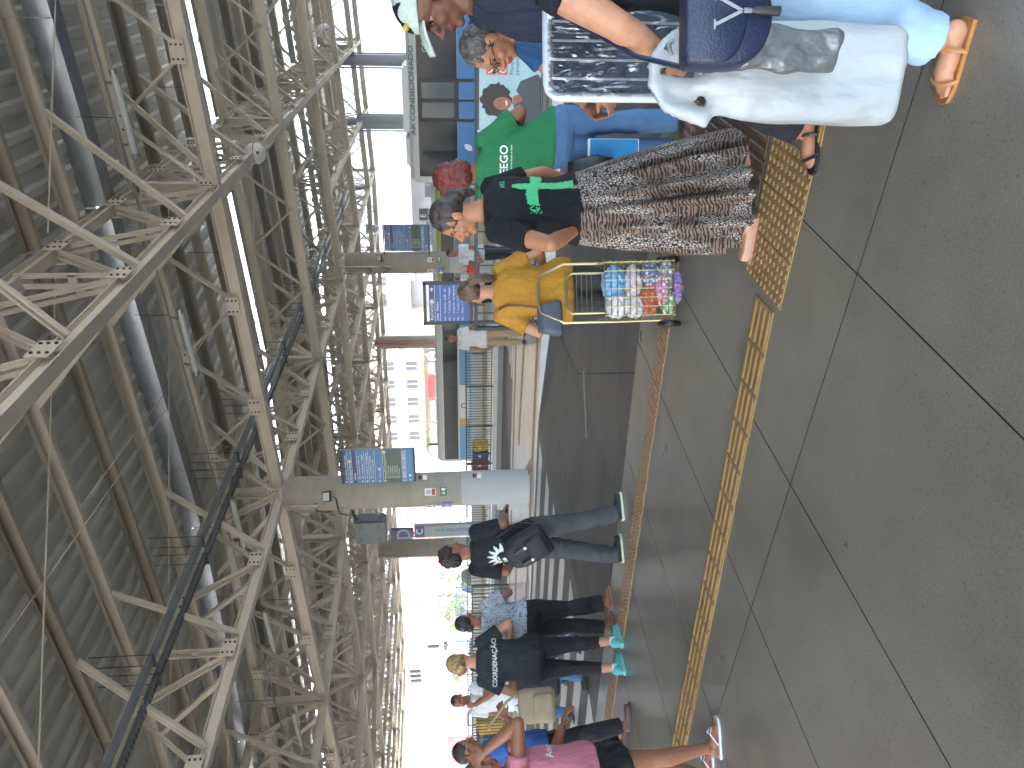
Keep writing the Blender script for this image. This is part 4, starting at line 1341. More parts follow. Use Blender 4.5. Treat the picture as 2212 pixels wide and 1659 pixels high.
class Fig:
    pass
def skin_mat(c):
    return mat('skin ' + c, c, .52, var=.10, vscale=30, bump=.06, bscale=220, spec=.4)
def person(label, x, y, rz, H=1.65, w=1.0, male=False, skin='#a87558', J=None, lean=(0, 0), head=(0, 0, 0), voxel=.008, hands=((.35, 1), (.35, 1)), z0=0.0, feet=(0, 0), bare=False, belly=0.0, bust=.0, face=True, hdir=None):
    f = Fig()
    f.k = k = H / 1.65
    f.H, f.w, f.male, f.lean = H, w, male, lean
    f.root = thing('person', label, 'person', (x, y, z0), R_(rz))
    hz, sz = .505 * H, .815 * H
    sx = (.185 if male else .162) * k * (.6 + .4 * w)
    def lp(p):
        p = Vector(p)
        t = max(0.0, (p.z - hz) / (sz - hz))
        return Vector((p.x + lean[0] * t, p.y + lean[1] * t, p.z - (abs(lean[1]) ** 2) * .6 * t))
    f.lp = lp
    D = {'sL': lp((-sx, 0, sz - .02 * k)), 'sR': lp((sx, 0, sz - .02 * k)),
         'eL': lp((-sx - .05 * k, -.02, .63 * H)), 'eR': lp((sx + .05 * k, -.02, .63 * H)),
         'wL': lp((-sx - .05 * k, .05, .485 * H)), 'wR': lp((sx + .05 * k, .05, .485 * H)),
         'hL': Vector((-.088 * k * w, 0, .50 * H)), 'hR': Vector((.088 * k * w, 0, .50 * H)),
         'kL': Vector((-.092 * k, .015, .28 * H)), 'kR': Vector((.092 * k, .015, .28 * H)),
         'aL': Vector((-.092 * k, -.02, .055 * H)), 'aR': Vector((.092 * k, -.02, .055 * H))}
    for n_, p in (J or {}).items():
        D[n_] = Vector(p)
    f.J = D
    hip, wai, che = (.152, .135, .165) if male else (.172, .135, .148)
    T = [(.455, hip * .8, .09, 0), (.485, hip * .98, .112, -.006), (.52, hip, .12, -.012), (.56, hip * .94, .112, -.006), (.61, wai, .1 + belly * .5, .004 + belly * .4),
         (.66, wai * 1.03, .104 + belly * .3, .006 + belly * .25), (.72, che, .112 + bust * .5, .008 + bust * .45), (.765, che * 1.06, .1 + bust * .2, .002), (.80, che * 1.02, .082, -.006), (.825, che * .7, .064, -.008), (.845, .06, .058, -.004)]
    f.T = [(z * H, a * k * w, b * k * (.5 + .5 * w), cy * k) for z, a, b, cy in T]
    mb = MB()
    mb.rings([ering(lp((0, cy, z)), a, b) for z, a, b, cy in f.T])
    # head frame
    f.hs = hs = .97 * k if not male else 1.0 * k
    nb, hc = lp((0, -.005 * k, .84 * H)), lp((0, .018 * k, H - .122 * hs))
    if hdir:
        hc = hc + Vector(hdir)
    f.hc = hc
    f.hM = hM = (Matrix.Rotation(R_(head[0]), 3, 'Z') @ Matrix.Rotation(R_(head[1]), 3, 'X') @ Matrix.Rotation(R_(head[2]), 3, 'Y')) * hs
    hp = lambda *a: hM @ Vector(a) + hc
    f.hp = hp
    limb(mb, [nb - Vector((0, 0, .04 * k)), nb.lerp(hp(0, -.02, -.06), .55), hp(0, -.02, -.05)], [.062 * k, .05 * k * (1.12 if male else 1), .05 * k])
    E = lambda c, r, **kw: mb.ell(hp(*c), r, M=hM, **kw)
    E((0, -.014, .033), (.075, .095, .087))
    E((0, .028, .03), (.062, .056, .06)); E((0, .022, -.035), (.06, .062, .075)); E((0, .03, -.075), (.046, .05, .04)); E((0, .066, -.097), (.022, .019, .018))
    for s in (-1, 1):
        E((s * .034, .052, -.032), (.028, .03, .03))
        E((s * .077, -.01, -.014), (.010, .021, .033)); E((s * .084, -.018, -.004), (.006, .014, .024))
        E((s * .013, .094, -.036), (.011, .012, .009))
    mb.tube([hp(0, .082, .014), hp(0, .099, -.012), hp(0, .113, -.032), hp(0, .096, -.041)], [.008 * hs, .011 * hs, .0135 * hs, .01 * hs], 8)
    E((0, .086, -.0625), (.024, .013, .0075)); E((0, .084, -.0735), (.02, .0125, .0075))
    mb.tube([hp(-.048, .066, .02), hp(-.022, .082, .024), hp(0, .083, .018), hp(.022, .082, .024), hp(.048, .066, .02)], [.006 * hs, .0085 * hs, .006 * hs, .0085 * hs, .006 * hs], 8)
    # arms
    am = (1.12 if male else 1.0) * (.55 + .45 * w) * k
    for i, s in enumerate('LR'):
        sg = -1 if s == 'L' else 1
        sh, el, wr = D['s' + s], D['e' + s], D['w' + s]
        mb.ell(sh, (.056 * am, .056 * am, .056 * am))
        limb(mb, [sh - (el - sh).normalized() * .02, sh.lerp(el, .35), el], [.05 * am, .049 * am, .039 * am])
        mb.ell(el, (.039 * am,) * 3)
        limb(mb, [el, el.lerp(wr, .3), wr], [.039 * am, .041 * am, .026 * am])
        c, th = hands[i][0], hands[i][1]
        dv = (wr - el).normalized()
        if len(hands[i]) > 2 and hands[i][2]:
            dv = Vector(hands[i][2])
        pn = Vector(hands[i][3]) if len(hands[i]) > 3 else Vector((-sg, 0, 0)) if abs(dv.z) > .6 else Vector((0, 0, -1)) if abs(dv.z) < .4 else Vector((-sg, 0, -.4))
        hand(mb, wr, dv, pn, th, c, k)
    # legs
    lm = (.6 + .4 * w) * k
    for i, s in enumerate('LR'):
        h_, kn, an = D['h' + s], D['k' + s], D['a' + s]
        limb(mb, [h_, h_.lerp(kn, .45), kn], [.088 * lm, .074 * lm, .053 * lm])
        mb.ell(kn, (.053 * lm,) * 3)
        cf = kn.lerp(an, .33) + Vector((0, -.012, 0))
        limb(mb, [kn, cf, an], [.051 * lm, .054 * lm, .033 * lm])
        a = R_(feet[i])
        fd = Vector((-math.sin(a), math.cos(a), 0))
        g = Vector((an.x, an.y, an.z - .055 * H + .022 * k))
        sd = Vector((fd.y, -fd.x, 0))
        M = Matrix((sd, fd, Vector((0, 0, 1)))).transposed()
        mb.ell(an, (.035 * k,) * 3)
        mb.ell(g + fd * -.02 * k + Vector((0, 0, .02 * k)), (.03 * k, .045 * k, .038 * k), M=M)
        mb.ell(g + fd * .055 * k + Vector((0, 0, .012 * k)), (.036 * k, .09 * k, .032 * k), M=M)
        mb.ell(g + fd * .12 * k, (.041 * k, .045 * k, .018 * k), M=M)
        if bare:
            for q in range(5):
                mb.tube([g + fd * .13 * k + sd * (q - 2) * .016 * k, g + fd * (.172 - .008 * abs(q - 1)) * k + sd * (q - 2) * .017 * k], [.010 * k, .008 * k], 8)
        setattr(f, 'foot' + s, (g, fd, M))
    f.sk = skin_mat(skin)
    me = remesh(mb, voxel, 'body', 3 if voxel > .007 else 4)
    base = lin(skin)
    lips = mat('lip ' + skin, (base[0] * .72, base[1] * .42, base[2] * .42), .45)
    for M_ in (f.sk, lips, mat('brow dark', '#3a2a23', .8), mat('eye white', '#a89c92', .25), mat('iris dark', '#15100d', .15)):
        me.materials.append(M_)
    if face:
        inv = hM.inverted()
        import numpy as np
        cs_ = np.empty(len(me.polygons) * 3, dtype=np.float32)
        me.polygons.foreach_get('center', cs_)
        cs_ = cs_.reshape(-1, 3) - np.array(hc, dtype=np.float32)
        near_ = np.nonzero((np.abs(cs_) < .16).all(axis=1))[0]
        for pi in near_:
            p = me.polygons[int(pi)]
            q = inv @ (p.center - hc)
            if q.y < .045 or abs(q.x) > .06 or abs(q.z) > .09:
                continue
            ax = abs(q.x)
            if abs(q.z + .068) < .011 and ax < .024 and q.y > .07:
                p.material_index = 1
            elif abs(q.z - .026 + (ax - .03) ** 2 * 6) < .0032 and .014 < ax < .047:
                p.material_index = 2
            elif ((ax - .031) / .0145) ** 2 + ((q.z - .003) / .006) ** 2 < 1:
                p.material_index = 4 if ((ax - .030) / .006) ** 2 + ((q.z - .003) / .0065) ** 2 < 1 or q.z > .0065 else 3
    f.body = link(me, 'body', f.root, 'all')
    f.voxel = voxel
    return f
def shirt(f, m_, hem, sleeve=.55, infl=.016, name='tshirt', wr=(.006, 9, 9, 5), loose=0.0, sr=None, neck=.84, vox=None, bottom=None, tank=False):
    mb = MB()
    H, k = f.H, f.k
    rings = []
    zs = [z for z, *_ in f.T]
    def at(z):
        for i in range(len(f.T) - 1):
            if f.T[i][0] <= z <= f.T[i + 1][0]:
                t = (z - f.T[i][0]) / (f.T[i + 1][0] - f.T[i][0])
                return [f.T[i][j] + (f.T[i + 1][j] - f.T[i][j]) * t for j in (1, 2, 3)]
        return list(f.T[0][1:]) if z < f.T[0][0] else list(f.T[-1][1:])
    n = 14
    top = neck * H
    hips = max(a for z, a, b, c in f.T if z < .56 * H)
    hb = max(b for z, a, b, c in f.T if z < .56 * H)
    for i in range(n + 1):
        z = hem + (top - hem) * i / n
        a, b, cy = at(z)
        lz = loose * max(0, min(1, (.72 * H - z) / (.2 * H)))
        if z < .62 * H:
            a = max(a, (hips if z < .56 * H else a) * (1 if z < .56 * H else 1)) + lz
            b = b + lz * .8
        else:
            a += lz; b += lz
        g = infl if i < n - 1 else infl * .5
        rings.append(ering(f.lp((0, cy, z)), a + g, b + g, 32))
    mb.rings(rings)
    if not tank:
        for s in 'LR':
            sh, el = f.J['s' + s], f.J['e' + s]
            r = sr or (.062 if not f.male else .068) * k * (.55 + .45 * f.w)
            e = sh.lerp(el, sleeve)
            if sleeve > 1:
                e = el
            mb.ell(sh, (r * 1.0,) * 3)
            limb(mb, [sh - (el - sh).normalized() * .03, sh.lerp(e, .5), e], [r, r * 1.03, r * 1.06], 18)
    me = remesh(mb, vox or max(f.voxel, .009), name, 3, wr)
    me.materials.append(m_)
    return link(me, name, f.root, 'all')
def pants(f, m_, name='trousers', bot=.05, top=.60, infl=.012, flare=0.0, wr=(.005, 8, 8, 12), hipk=1.0, kneek=1.0, vox=None):
    mb = MB()
    H, k = f.H, f.k
    rings = []
    for z, a, b, cy in f.T:
        if z <= top * H:
            rings.append(ering(f.lp((0, cy, z)), (a + infl) * hipk, (b + infl) * hipk, 30))
    mb.rings(rings)
    lm = (.6 + .4 * f.w) * k
    for s in 'LR':
        h_, kn, an = f.J['h' + s], f.J['k' + s], f.J['a' + s]
        e0 = Vector((an.x, an.y, an.z - .055 * H + bot * H)) if bot < .27 else None
        if e0 is not None:
            limb(mb, [h_ + Vector((0, -.01, .01)), h_.lerp(kn, .45), kn], [(.093 * lm + infl) * hipk, .078 * lm + infl, (.057 * lm + infl) * kneek], 18)
            t = min(1.0, max(.2, (kn.z - e0.z) / max(.01, kn.z - an.z)))
            e = kn.lerp(an, t)
            if e0.z < an.z:
                e = e0
            limb(mb, [kn, kn.lerp(e, .4) + Vector((0, -.01, 0)), e], [(.055 * lm + infl) * kneek, .055 * lm + infl + flare * .5, .040 * lm + infl + flare], 18)
        else:
            t = (h_.z - bot * H) / (h_.z - kn.z)
            limb(mb, [h_ + Vector((0, -.01, .01)), h_.lerp(kn, t * .6), h_.lerp(kn, t)], [(.093 * lm + infl) * hipk, .082 * lm + infl, .076 * lm + infl + flare], 18)
    me = remesh(mb, vox or max(f.voxel, .009), name, 3, wr)
    me.materials.append(m_)
    return link(me, name, f.root, 'all')
def shoe(f, s, m_, m_sole, kind='sneaker', name='shoe'):
    g, fd, M = getattr(f, 'foot' + s)
    k = f.k
    z0 = g.z - .022 * k
    up = Vector((0, 0, 1))
    P = lambda a, b, c: Vector((g.x, g.y, z0)) + M @ Vector((a, b, 0)) * k + up * c * k
    out = [(-.03, -.065), (.03, -.065), (.036, 0), (.043, .08), (.045, .13), (.03, .175), (0, .188), (-.03, .175), (-.042, .13), (-.04, .08), (-.033, 0)]
    so = MB()
    hs_ = .022 if kind == 'sneaker' else .014
    if kind == 'heel':
        hs_ = .02
    so.rings([[P(a * 1.08, b * 1.04, 0) for a, b in out], [P(a * 1.08, b * 1.04, hs_) for a, b in out]])
    if kind in ('sneaker', 'flat', 'clog'):
        mb = MB()
        mb.rings([[P(a * sc, b * (.96 if sc > .9 else .93), zz) for a, b in out] for sc, zz in ((1.0, hs_ * .6), (1.0, hs_ + .02), (.86, hs_ + .042))])
        if kind == 'sneaker':
            mb.ell(P(0, -.022, .075), (.046 * k, .052 * k, .055 * k), M=M)
            mb.ell(P(0, .055, .05), (.042 * k, .08 * k, .036 * k), M=M)
        else:
            mb.ell(P(0, -.02, .045), (.04 * k, .048 * k, .035 * k), M=M)
            mb.ell(P(0, .11, .035), (.042 * k, .06 * k, .024 * k), M=M)
        me = remesh(mb, .007 if f.voxel < .01 else .012, name, 2)
        me.materials.append(m_)
        o = link(me, name, f.root, 'all')
        so.build('sole', m_sole, o)
        return o
    o = so.build(name, m_sole, f.root)
    b = MB()
    if kind == 'sandal':
        for y0, zz in ((.11, .052), (.02, .075)):
            pts = [P(.052 * math.cos(PI * q / 8), y0 + (.02 if y0 > .05 else 0) * math.sin(PI * q / 8), .014 + (zz - .014) * math.sin(PI * q / 8)) for q in range(9)]
            b.tube(pts, .008 * k, 6)
    else:   # flip-flop
        for sg in (-1, 1):
            b.tube([P(0, .135, .04), P(sg * .03, .09, .066), P(sg * .046, .02, .02)], .0055 * k, 6)
    b.build('strap', m_, o, True)
    return o
def hair_mat(c, c2=None, st=(1, 1, .15)):
    return mat('hair ' + c, c, .48, var=.5, vscale=46, bump=.9, bscale=150, stretch=st, col2=c2)
def hair(f, m_, prims, curl=(.004, 40), name='hair', vox=.008, noz=None):
    mb = MB()
    for p in prims:
        if p[0] == 'e':
            mb.ell(f.hp(*p[1]), p[2], M=f.hM)
        else:
            mb.tube([f.hp(*q) for q in p[1]], [r * f.hs for r in p[2]], 12)
    def fn(co, n):
        q = co * curl[1]
        return co + n * curl[0] * (noise.noise(q) + .6 * noise.noise(q * 2.3))
    me = remesh(mb, vox, name, 2, None, fn)
    me.materials.append(m_)
    return link(me, name, f.root, 'all')
CAP = ('e', (0, -.022, .042), (.083, .097, .092))
def grid_decal(f_obj, root, poly_fn, name, m_, o, ax, ay, n_dir, nx, ny, off=.004):
    """cells of a grid kept where poly_fn(u, v) is true, laid on the cloth"""
    me = f_obj.data
    bv = BVHTree.FromPolygons([v.co for v in me.vertices], [list(p.vertices) for p in me.polygons])
    o, ax, ay, nd = Vector(o), Vector(ax), Vector(ay), Vector(n_dir).normalized()
    vs, fs, idx = [], [], {}
    def vert(i, j):
        if (i, j) not in idx:
            p = o + ax * (i / nx) + ay * (j / ny)
            h = bv.ray_cast(p - nd * .5, nd)
            q = h[0] + h[1] * off if h[0] is not None and h[1].dot(nd) < 0 else (h[0] - h[1] * off if h[0] is not None else None)
            idx[(i, j)] = None if q is None else len(vs)
            if q is not None:
                vs.append(q)
        return idx[(i, j)]
    for i in range(nx):
        for j in range(ny):
            if poly_fn((i + .5) / nx, (j + .5) / ny):
                q = [vert(i, j), vert(i + 1, j), vert(i + 1, j + 1), vert(i, j + 1)]
                if None not in q:
                    fs.append(q)
    b = MB(); b.add(vs, fs)
    return b.build(name, m_, f_obj, 'all')
def text_decal(f_obj, txt, size, m_, o, ax, ay, n_dir, off=.005, sx=1.0, name='print'):
    me = f_obj.data
    bv = BVHTree.FromPolygons([v.co for v in me.vertices], [list(p.vertices) for p in me.polygons])
    o, ax, ay, nd = Vector(o), Vector(ax), Vector(ay), Vector(n_dir).normalized()
    vs, fs = text_mb(txt, size, 'CENTER')
    out = []
    for x, y in vs:
        p = o + ax * x * sx + ay * y
        h = bv.ray_cast(p - nd * .5, nd)
        out.append(h[0] - nd * off if h[0] is not None else p)
    b = MB(); b.add(out, fs)
    return b.build(name, m_, f_obj)
def fabric(name, c, rough=.85, var=.10, vscale=9, bump=.9, bscale=11, **kw):
    M = mat(name, c, rough, var=var, vscale=vscale, bump=bump, bscale=bscale, spec=.25, stretch=(1, 1, .55), **kw)
    for n in M.node_tree.nodes:
        if n.type == 'BUMP':
            n.inputs['Distance'].default_value = .05
    return M
# ------------------------------------------------------------------ pattern materials
def animal_mat():
    M = bpy.data.materials.new('animal print'); M.use_nodes = True
    N, L = M.node_tree.nodes, M.node_tree.links
    b = N['Principled BSDF']; b.inputs['Roughness'].default_value = .75
    tc = N.new('ShaderNodeTexCoord')
    mp = N.new('ShaderNodeMapping'); mp.inputs['Scale'].default_value = (1, 1, .6); L.new(tc.outputs['Object'], mp.inputs[0])
    vo = N.new('ShaderNodeTexVoronoi'); vo.feature = 'DISTANCE_TO_EDGE'; vo.inputs['Scale'].default_value = 92; L.new(mp.outputs[0], vo.inputs['Vector'])
    r1 = N.new('ShaderNodeValToRGB'); r1.color_ramp.interpolation = 'CONSTANT'
    r1.color_ramp.elements[0].color = lin('#171210'); r1.color_ramp.elements[1].position = .13; r1.color_ramp.elements[1].color = lin('#b8ada2'); L.new(vo.outputs['Distance'], r1.inputs[0])
    wv = N.new('ShaderNodeTexWave'); wv.bands_direction = 'DIAGONAL'; wv.inputs['Scale'].default_value = 23; wv.inputs['Distortion'].default_value = 7; wv.inputs['Detail'].default_value = 2.5; wv.inputs['Detail Scale'].default_value = 1.4
    m2 = N.new('ShaderNodeMapping'); m2.inputs['Scale'].default_value = (.6, .6, 1.3); L.new(tc.outputs['Object'], m2.inputs[0]); L.new(m2.outputs[0], wv.inputs['Vector'])
    r2 = N.new('ShaderNodeValToRGB'); r2.color_ramp.elements[0].position = .46; r2.color_ramp.elements[0].color = lin('#15100f'); r2.color_ramp.elements[1].position = .6; r2.color_ramp.elements[1].color = lin('#7f695b'); L.new(wv.outputs['Fac'], r2.inputs[0])
    nz = N.new('ShaderNodeTexNoise'); nz.inputs['Scale'].default_value = 3.6; nz.inputs['Detail'].default_value = 2
    m3 = N.new('ShaderNodeMapping'); m3.inputs['Scale'].default_value = (2.2, 2.2, .8); L.new(tc.outputs['Object'], m3.inputs[0]); L.new(m3.outputs[0], nz.inputs['Vector'])
    r3 = N.new('ShaderNodeValToRGB'); r3.color_ramp.elements[0].position = .48; r3.color_ramp.elements[1].position = .53; L.new(nz.outputs['Fac'], r3.inputs[0])
    mx = N.new('ShaderNodeMix'); mx.data_type = 'RGBA'; L.new(r3.outputs[0], mx.inputs[0]); L.new(r1.outputs[0], mx.inputs[6]); L.new(r2.outputs[0], mx.inputs[7])
    L.new(mx.outputs[2], b.inputs['Base Color'])
    return M
def floral_mat():
    M = bpy.data.materials.new('paisley print'); M.use_nodes = True
    N, L = M.node_tree.nodes, M.node_tree.links
    b = N['Principled BSDF']; b.inputs['Roughness'].default_value = .8
    tc = N.new('ShaderNodeTexCoord')
    def layer(scale, lo, hi, col, prev, feat='F1', seed=0.0):
        mp = N.new('ShaderNodeMapping'); mp.inputs['Location'].default_value = (seed, seed * 2, seed * 3); L.new(tc.outputs['Object'], mp.inputs[0])
        nz = N.new('ShaderNodeTexNoise'); nz.inputs['Scale'].default_value = scale; nz.inputs['Detail'].default_value = 1.5; nz.inputs['Distortion'].default_value = 2.2
        L.new(mp.outputs[0], nz.inputs['Vector'])
        r = N.new('ShaderNodeValToRGB')
        r.color_ramp.interpolation = 'CONSTANT'
        r.color_ramp.elements[0].color = (0, 0, 0, 1); r.color_ramp.elements[1].position = lo; r.color_ramp.elements[1].color = (1, 1, 1, 1)
        e = r.color_ramp.elements.new(hi); e.color = (0, 0, 0, 1)
        L.new(nz.outputs['Fac'], r.inputs[0])
        mx = N.new('ShaderNodeMix'); mx.data_type = 'RGBA'; L.new(r.outputs[0], mx.inputs[0])
        if isinstance(prev, tuple):
            mx.inputs[6].default_value = prev
        else:
            L.new(prev, mx.inputs[6])
        mx.inputs[7].default_value = lin(col)
        return mx.outputs[2]
    o = layer(26, .54, .57, '#2b3038', lin('#aebcc9'))
    o = layer(20, .62, .70, '#3c4450', o, seed=3.1)
    o = layer(24, .66, .8, '#b06a5c', o, seed=7.7)
    o = layer(30, .36, .39, '#55606e', o, seed=5.2)
    L.new(o, b.inputs['Base Color'])
    return M
def denim(name, c):
    return mat(name, c, .85, var=.22, vscale=5, bump=.3, bscale=240, spec=.2, stretch=(1, 1, .5))
m_blk = fabric('black cotton', '#1b1d22'); m_blk2 = fabric('charcoal cotton', '#26292f'); m_blk3 = fabric('black stretch', '#16181d', .7)
m_navyc = fabric('navy cotton', '#2a3042')
m_sneak = mat('black sneaker', '#1c1d20', .55)
m_strapb = mat('brown leather', '#6e3f2c', .5, var=.12, vscale=20)
SK1, SK2, SK3, SK4 = '#a97456', '#8a5a43', '#6a4536', '#b98668'
def crinkle(M, d=.04):
    for n in M.node_tree.nodes:
        if n.type == 'BUMP':
            n.inputs['Distance'].default_value = d
    return M
def skirt(f, m_, zt_, zb_, a0, b0, a1, b1, sh, folds=15, amp=.036):
    n, rows = 130, 44
    rings = []
    for i in range(rows + 1):
        t = i / rows
        z = zt_ + (zb_ - zt_) * t
        e = t ** .8
        a, b = a0 + (a1 - a0) * e, b0 + (b1 - b0) * e
        ring = []
        for k in range(n):
            th = 2 * PI * k / n
            w_ = amp * min(1, t * 1.5) * (math.cos(folds * th + .9 * math.sin(3 * th)) + .45 * math.cos(folds * 1.7 * th + 2)) + .006 * noise.noise(Vector((math.cos(th) * 4, math.sin(th) * 4, z * 5)))
            ring.append(Vector((math.cos(th) * (a + w_) + sh[0] * t, math.sin(th) * (b + w_) + sh[1] * t, z + (.015 * math.sin(3 * th + 1) + .02 * math.sin(th)) * t)))
        rings.append(ring)
    b = MB(); b.rings(rings, cap=False)
    return b.build('skirt', m_, f.root, 'all')

# ---- woman in black T-shirt with the green cross
f = person('woman in black T-shirt with green cross and long animal print skirt', -1.15, 4.05, 67, 1.72, 1.12, skin=SK1, voxel=.006,
           J={'eL': (-.37, -.08, 1.13), 'wL': (-.215, -.03, .985), 'eR': (.27, -.03, 1.10), 'wR': (.26, .08, .85), 'aR': (.17, -.18, .095), 'kR': (.13, -.06, .48), 'aL': (-.19, -.02, .095)},
           head=(44, -4, 0), hands=((.25, -1, (.75, .25, -.55), (.3, .9, .3)), (.35, 1)), feet=(20, -40), hdir=(-.01, .04, 0))
g_sh = shirt(f, m_blk, .95, .62, .022, loose=.02, wr=(.008, 8, 8, 6))
f.sk_o = skirt(f, animal_mat(), 1.0, .10, .2, .15, .34, .28, (.07, -.07))
m_gr = mat('print green', '#3fc47f', .6, var=.08, vscale=30)
rn = random.Random(4)
def cross(u, v):
    j = .02 * noise.noise(Vector((u * 40, v * 40, 0)))
    ver = abs(u - (.50 + .06 * (v - .5)) + j) < (.085 + .05 * max(0, .35 - v)) and v > .03 and (v < .93)
    if v > .82:
        ver = ver and abs(u - .53) < .085 * (1 - v) * 5.5
    hor = abs(v - (.60 + .05 * math.sin(u * 6)) + j) < .085
    ed = noise.noise(Vector((u * 55, v * 55, 3)))
    if hor and (u < .12 or u > .88) and ed < 0.05:
        hor = False
    return ver or hor
grid_decal(g_sh, f.root, cross, 'green_cross_print', m_gr, (-.15, -.3, .965), (.33, 0, 0), (0, 0, .36), (0, 1, 0), 60, 66)
text_decal(g_sh, 'AR2', .035, m_gr, (.045, -.3, 1.335), (1, 0, 0), (0, 0, 1), (0, 1, 0))
m_hb = hair_mat('#241d1b', '#4a403b')
hair(f, m_hb, [CAP, ('e', (0, -.035, .03), (.085, .092, .088)), ('e', (0, -.115, -.01), (.05, .045, .05)), ('e', (.0, -.13, -.04), (.036, .03, .04)), ('t', [(0, -.1, -.02), (.01, -.14, -.07), (.02, -.13, -.12)], [.03, .03, .015])], (.008, 30))
m_nude = mat('nude leather', '#b58a72', .45)
shoe(f, 'L', m_nude, m_nude, 'flat'); shoe(f, 'R', m_nude, m_nude, 'flat')

# ---- woman in mustard T-shirt
f = person('woman in mustard yellow T-shirt seen from behind the wire trolley', -2.10, 5.23, 28, 1.55, 1.18, skin=SK4, voxel=.008,
           J={'eL': (-.30, -.05, .98), 'wL': (-.16, .12, .92), 'eR': (.30, -.02, .97), 'wR': (.2, .18, .9)}, head=(25, -8, 0))
m_must = fabric('mustard cotton', '#b0802f')
shirt(f, m_must, .73, .70, .026, loose=.03, wr=(.008, 7, 7, 5))
pants(f, fabric('olive twill', '#3f4140'), bot=.03, infl=.02, flare=.02)
hair(f, hair_mat('#4a3428', '#7d5f4b'), [CAP, ('e', (0, -.03, .02), (.084, .09, .085)), ('t', [(0, -.1, .05), (.02, -.15, .0), (.03, -.16, -.07), (.04, -.13, -.14), (.05, -.1, -.19)], [.03, .035, .035, .03, .012])], (.003, 60))
for s in 'LR': shoe(f, s, m_sneak, m_black, 'flat')
o = thing('handbag', 'slate grey handbag hanging at the hip of the yellow shirted woman', 'handbag', (-2.2, 4.97, .83), R_(40))
mb = MB(); mb.rings([ering((0, 0, 0), .12, .04, 20, 4), ering((0, 0, .02), .13, .05, 20, 4), ering((0, 0, .12), .11, .04, 20, 4), ering((0, 0, .17), .1, .022, 20, 4)])
mb.build('body', mat('slate leather', '#4a545e', .5, var=.1, vscale=15), o, 'all')
MB().tube([(.08, 0, .15), (.1, 0, .28), (.11, .02, .37), (.11, .09, .43), (.1, .17, .43)], .011, 6).build('strap', m_strapb, o, True)

# ---- woman in green T-shirt with red hair
f = person('red haired woman in green T-shirt and blue jeans seen from behind', -1.02, 5.36, 6, 1.70, 1.02, skin=SK2, voxel=.008, lean=(-.21, .02),
           J={'eR': (.16, .02, 1.12), 'wR': (-.02, .24, 1.12), 'eL': (-.42, .02, 1.1), 'wL': (-.2, .24, 1.1), 'aL': (-.08, 0, .095), 'aR': (.11, -.02, .095)}, head=(35, 0, 0), hdir=(-.01, 0, 0))
m_gn = fabric('green jersey', '#2c744d')
g_sh = shirt(f, m_gn, .90, .8, .022, loose=.02, wr=(.010, 7, 7, 6))
text_decal(g_sh, 'SEEGO', .075, m_sw, (-.16, -.4, 1.215), (1, 0, 0), (0, 0, 1), (0, 1, 0))
text_decal(g_sh, 'Governo do Estado de Goiás', .016, m_sw, (-.14, -.4, 1.185), (1, 0, 0), (0, 0, 1), (0, 1, 0), name='small_print')
pn_ = pants(f, denim('mid blue denim', '#527399'), bot=.03, infl=.016, flare=.02, hipk=1.06)
b = MB(); 
for sg in (-1, 1):
    b.box((sg * .08, -.155, .83), (.11, .006, .12))
hair(f, hair_mat('#5a1f1f', '#8d3a30'), [('e', (0, -.03, .04), (.104, .115, .104)), ('e', (0, -.075, -.02), (.1, .085, .095)), ('e', (-.03, -.1, -.06), (.075, .06, .07)), ('e', (.05, -.08, -.05), (.06, .06, .07))], (.009, 55))
for s in 'LR': shoe(f, s, m_sneak, m_black, 'flat')
o = thing('folder', 'bright blue plastic folder carried beside the blue jeans', 'folder', (-1.09, 5.22, .50), R_(16))
MB().box((0, 0, .0), (.17, .03, .34)).build('cover', mat('folder blue', '#2f86bd', .35), o, bevel=.006)
MB().box((0.004, -.002, .004), (.155, .024, .345)).build('papers', m_sw, o)
o = thing('handbag', 'black soft bag hanging behind the animal print skirt', 'handbag', (-1.24, 5.12, .52), R_(14))
mb = MB(); mb.rings([ering((0, 0, 0), .13, .06, 20, 3), ering((0, 0, .1), .15, .08, 20, 3), ering((0, 0, .26), .12, .05, 20, 3), ering((0, 0, .3), .1, .02, 20, 3)])
mb.build('body', mat('black nylon', '#1a1b1e', .5, bump=.3, bscale=40), o, 'all')
MB().tube([(-.1, 0, .28), (-.06, .05, .55), (.02, .1, .68)], .01, 6).build('strap', m_black, o, True)

# ---- young man with the backpack
f = person('young man in black T-shirt with white sun print and dark jeans', -4.73, 5.62, 8, 1.74, .98, True, SK2, voxel=.008, lean=(-.13, .02),
           J={'aL': (-.2, -.05, .1), 'kL': (-.15, .0, .5), 'aR': (.2, .05, .1), 'kR': (.12, .04, .5), 'eR': (.13, .03, 1.14), 'wR': (.11, .25, 1.12), 'eL': (-.36, .0, 1.12), 'wL': (-.27, .2, 1.0)}, head=(-32, 2, 0), feet=(-45, -45))
g_sh = shirt(f, m_blk, .86, .85, .022, loose=.02, wr=(.010, 7, 7, 5), sr=.082)
pants(f, denim('charcoal denim', '#4a4b4f'), bot=.035, infl=.022, flare=.014, kneek=1.12, wr=(.010, 7, 7, 14))
m_pr = mat('print white', '#d5d8da', .7)
def sunmoon(u, v):
    x, y = (u - .5) * 2, (v - .5) * 2
    r, a = math.hypot(x, y), math.atan2(y, x)
    if .42 < r < .62:
        return True
    if .62 <= r < .98:
        k = (a / (2 * PI) * 14) % 1
        return abs(k - .5) < .42 * (1 - (r - .6) / .4)
    if r <= .36 and math.hypot(x - .14, y - .08) > .26:
        return True
    return False
grid_decal(g_sh, f.root, sunmoon, 'sun_print', m_pr, (-.27, -.4, 1.00), (.30, 0, 0), (0, 0, .31), (0, 1, 0), 64, 64)
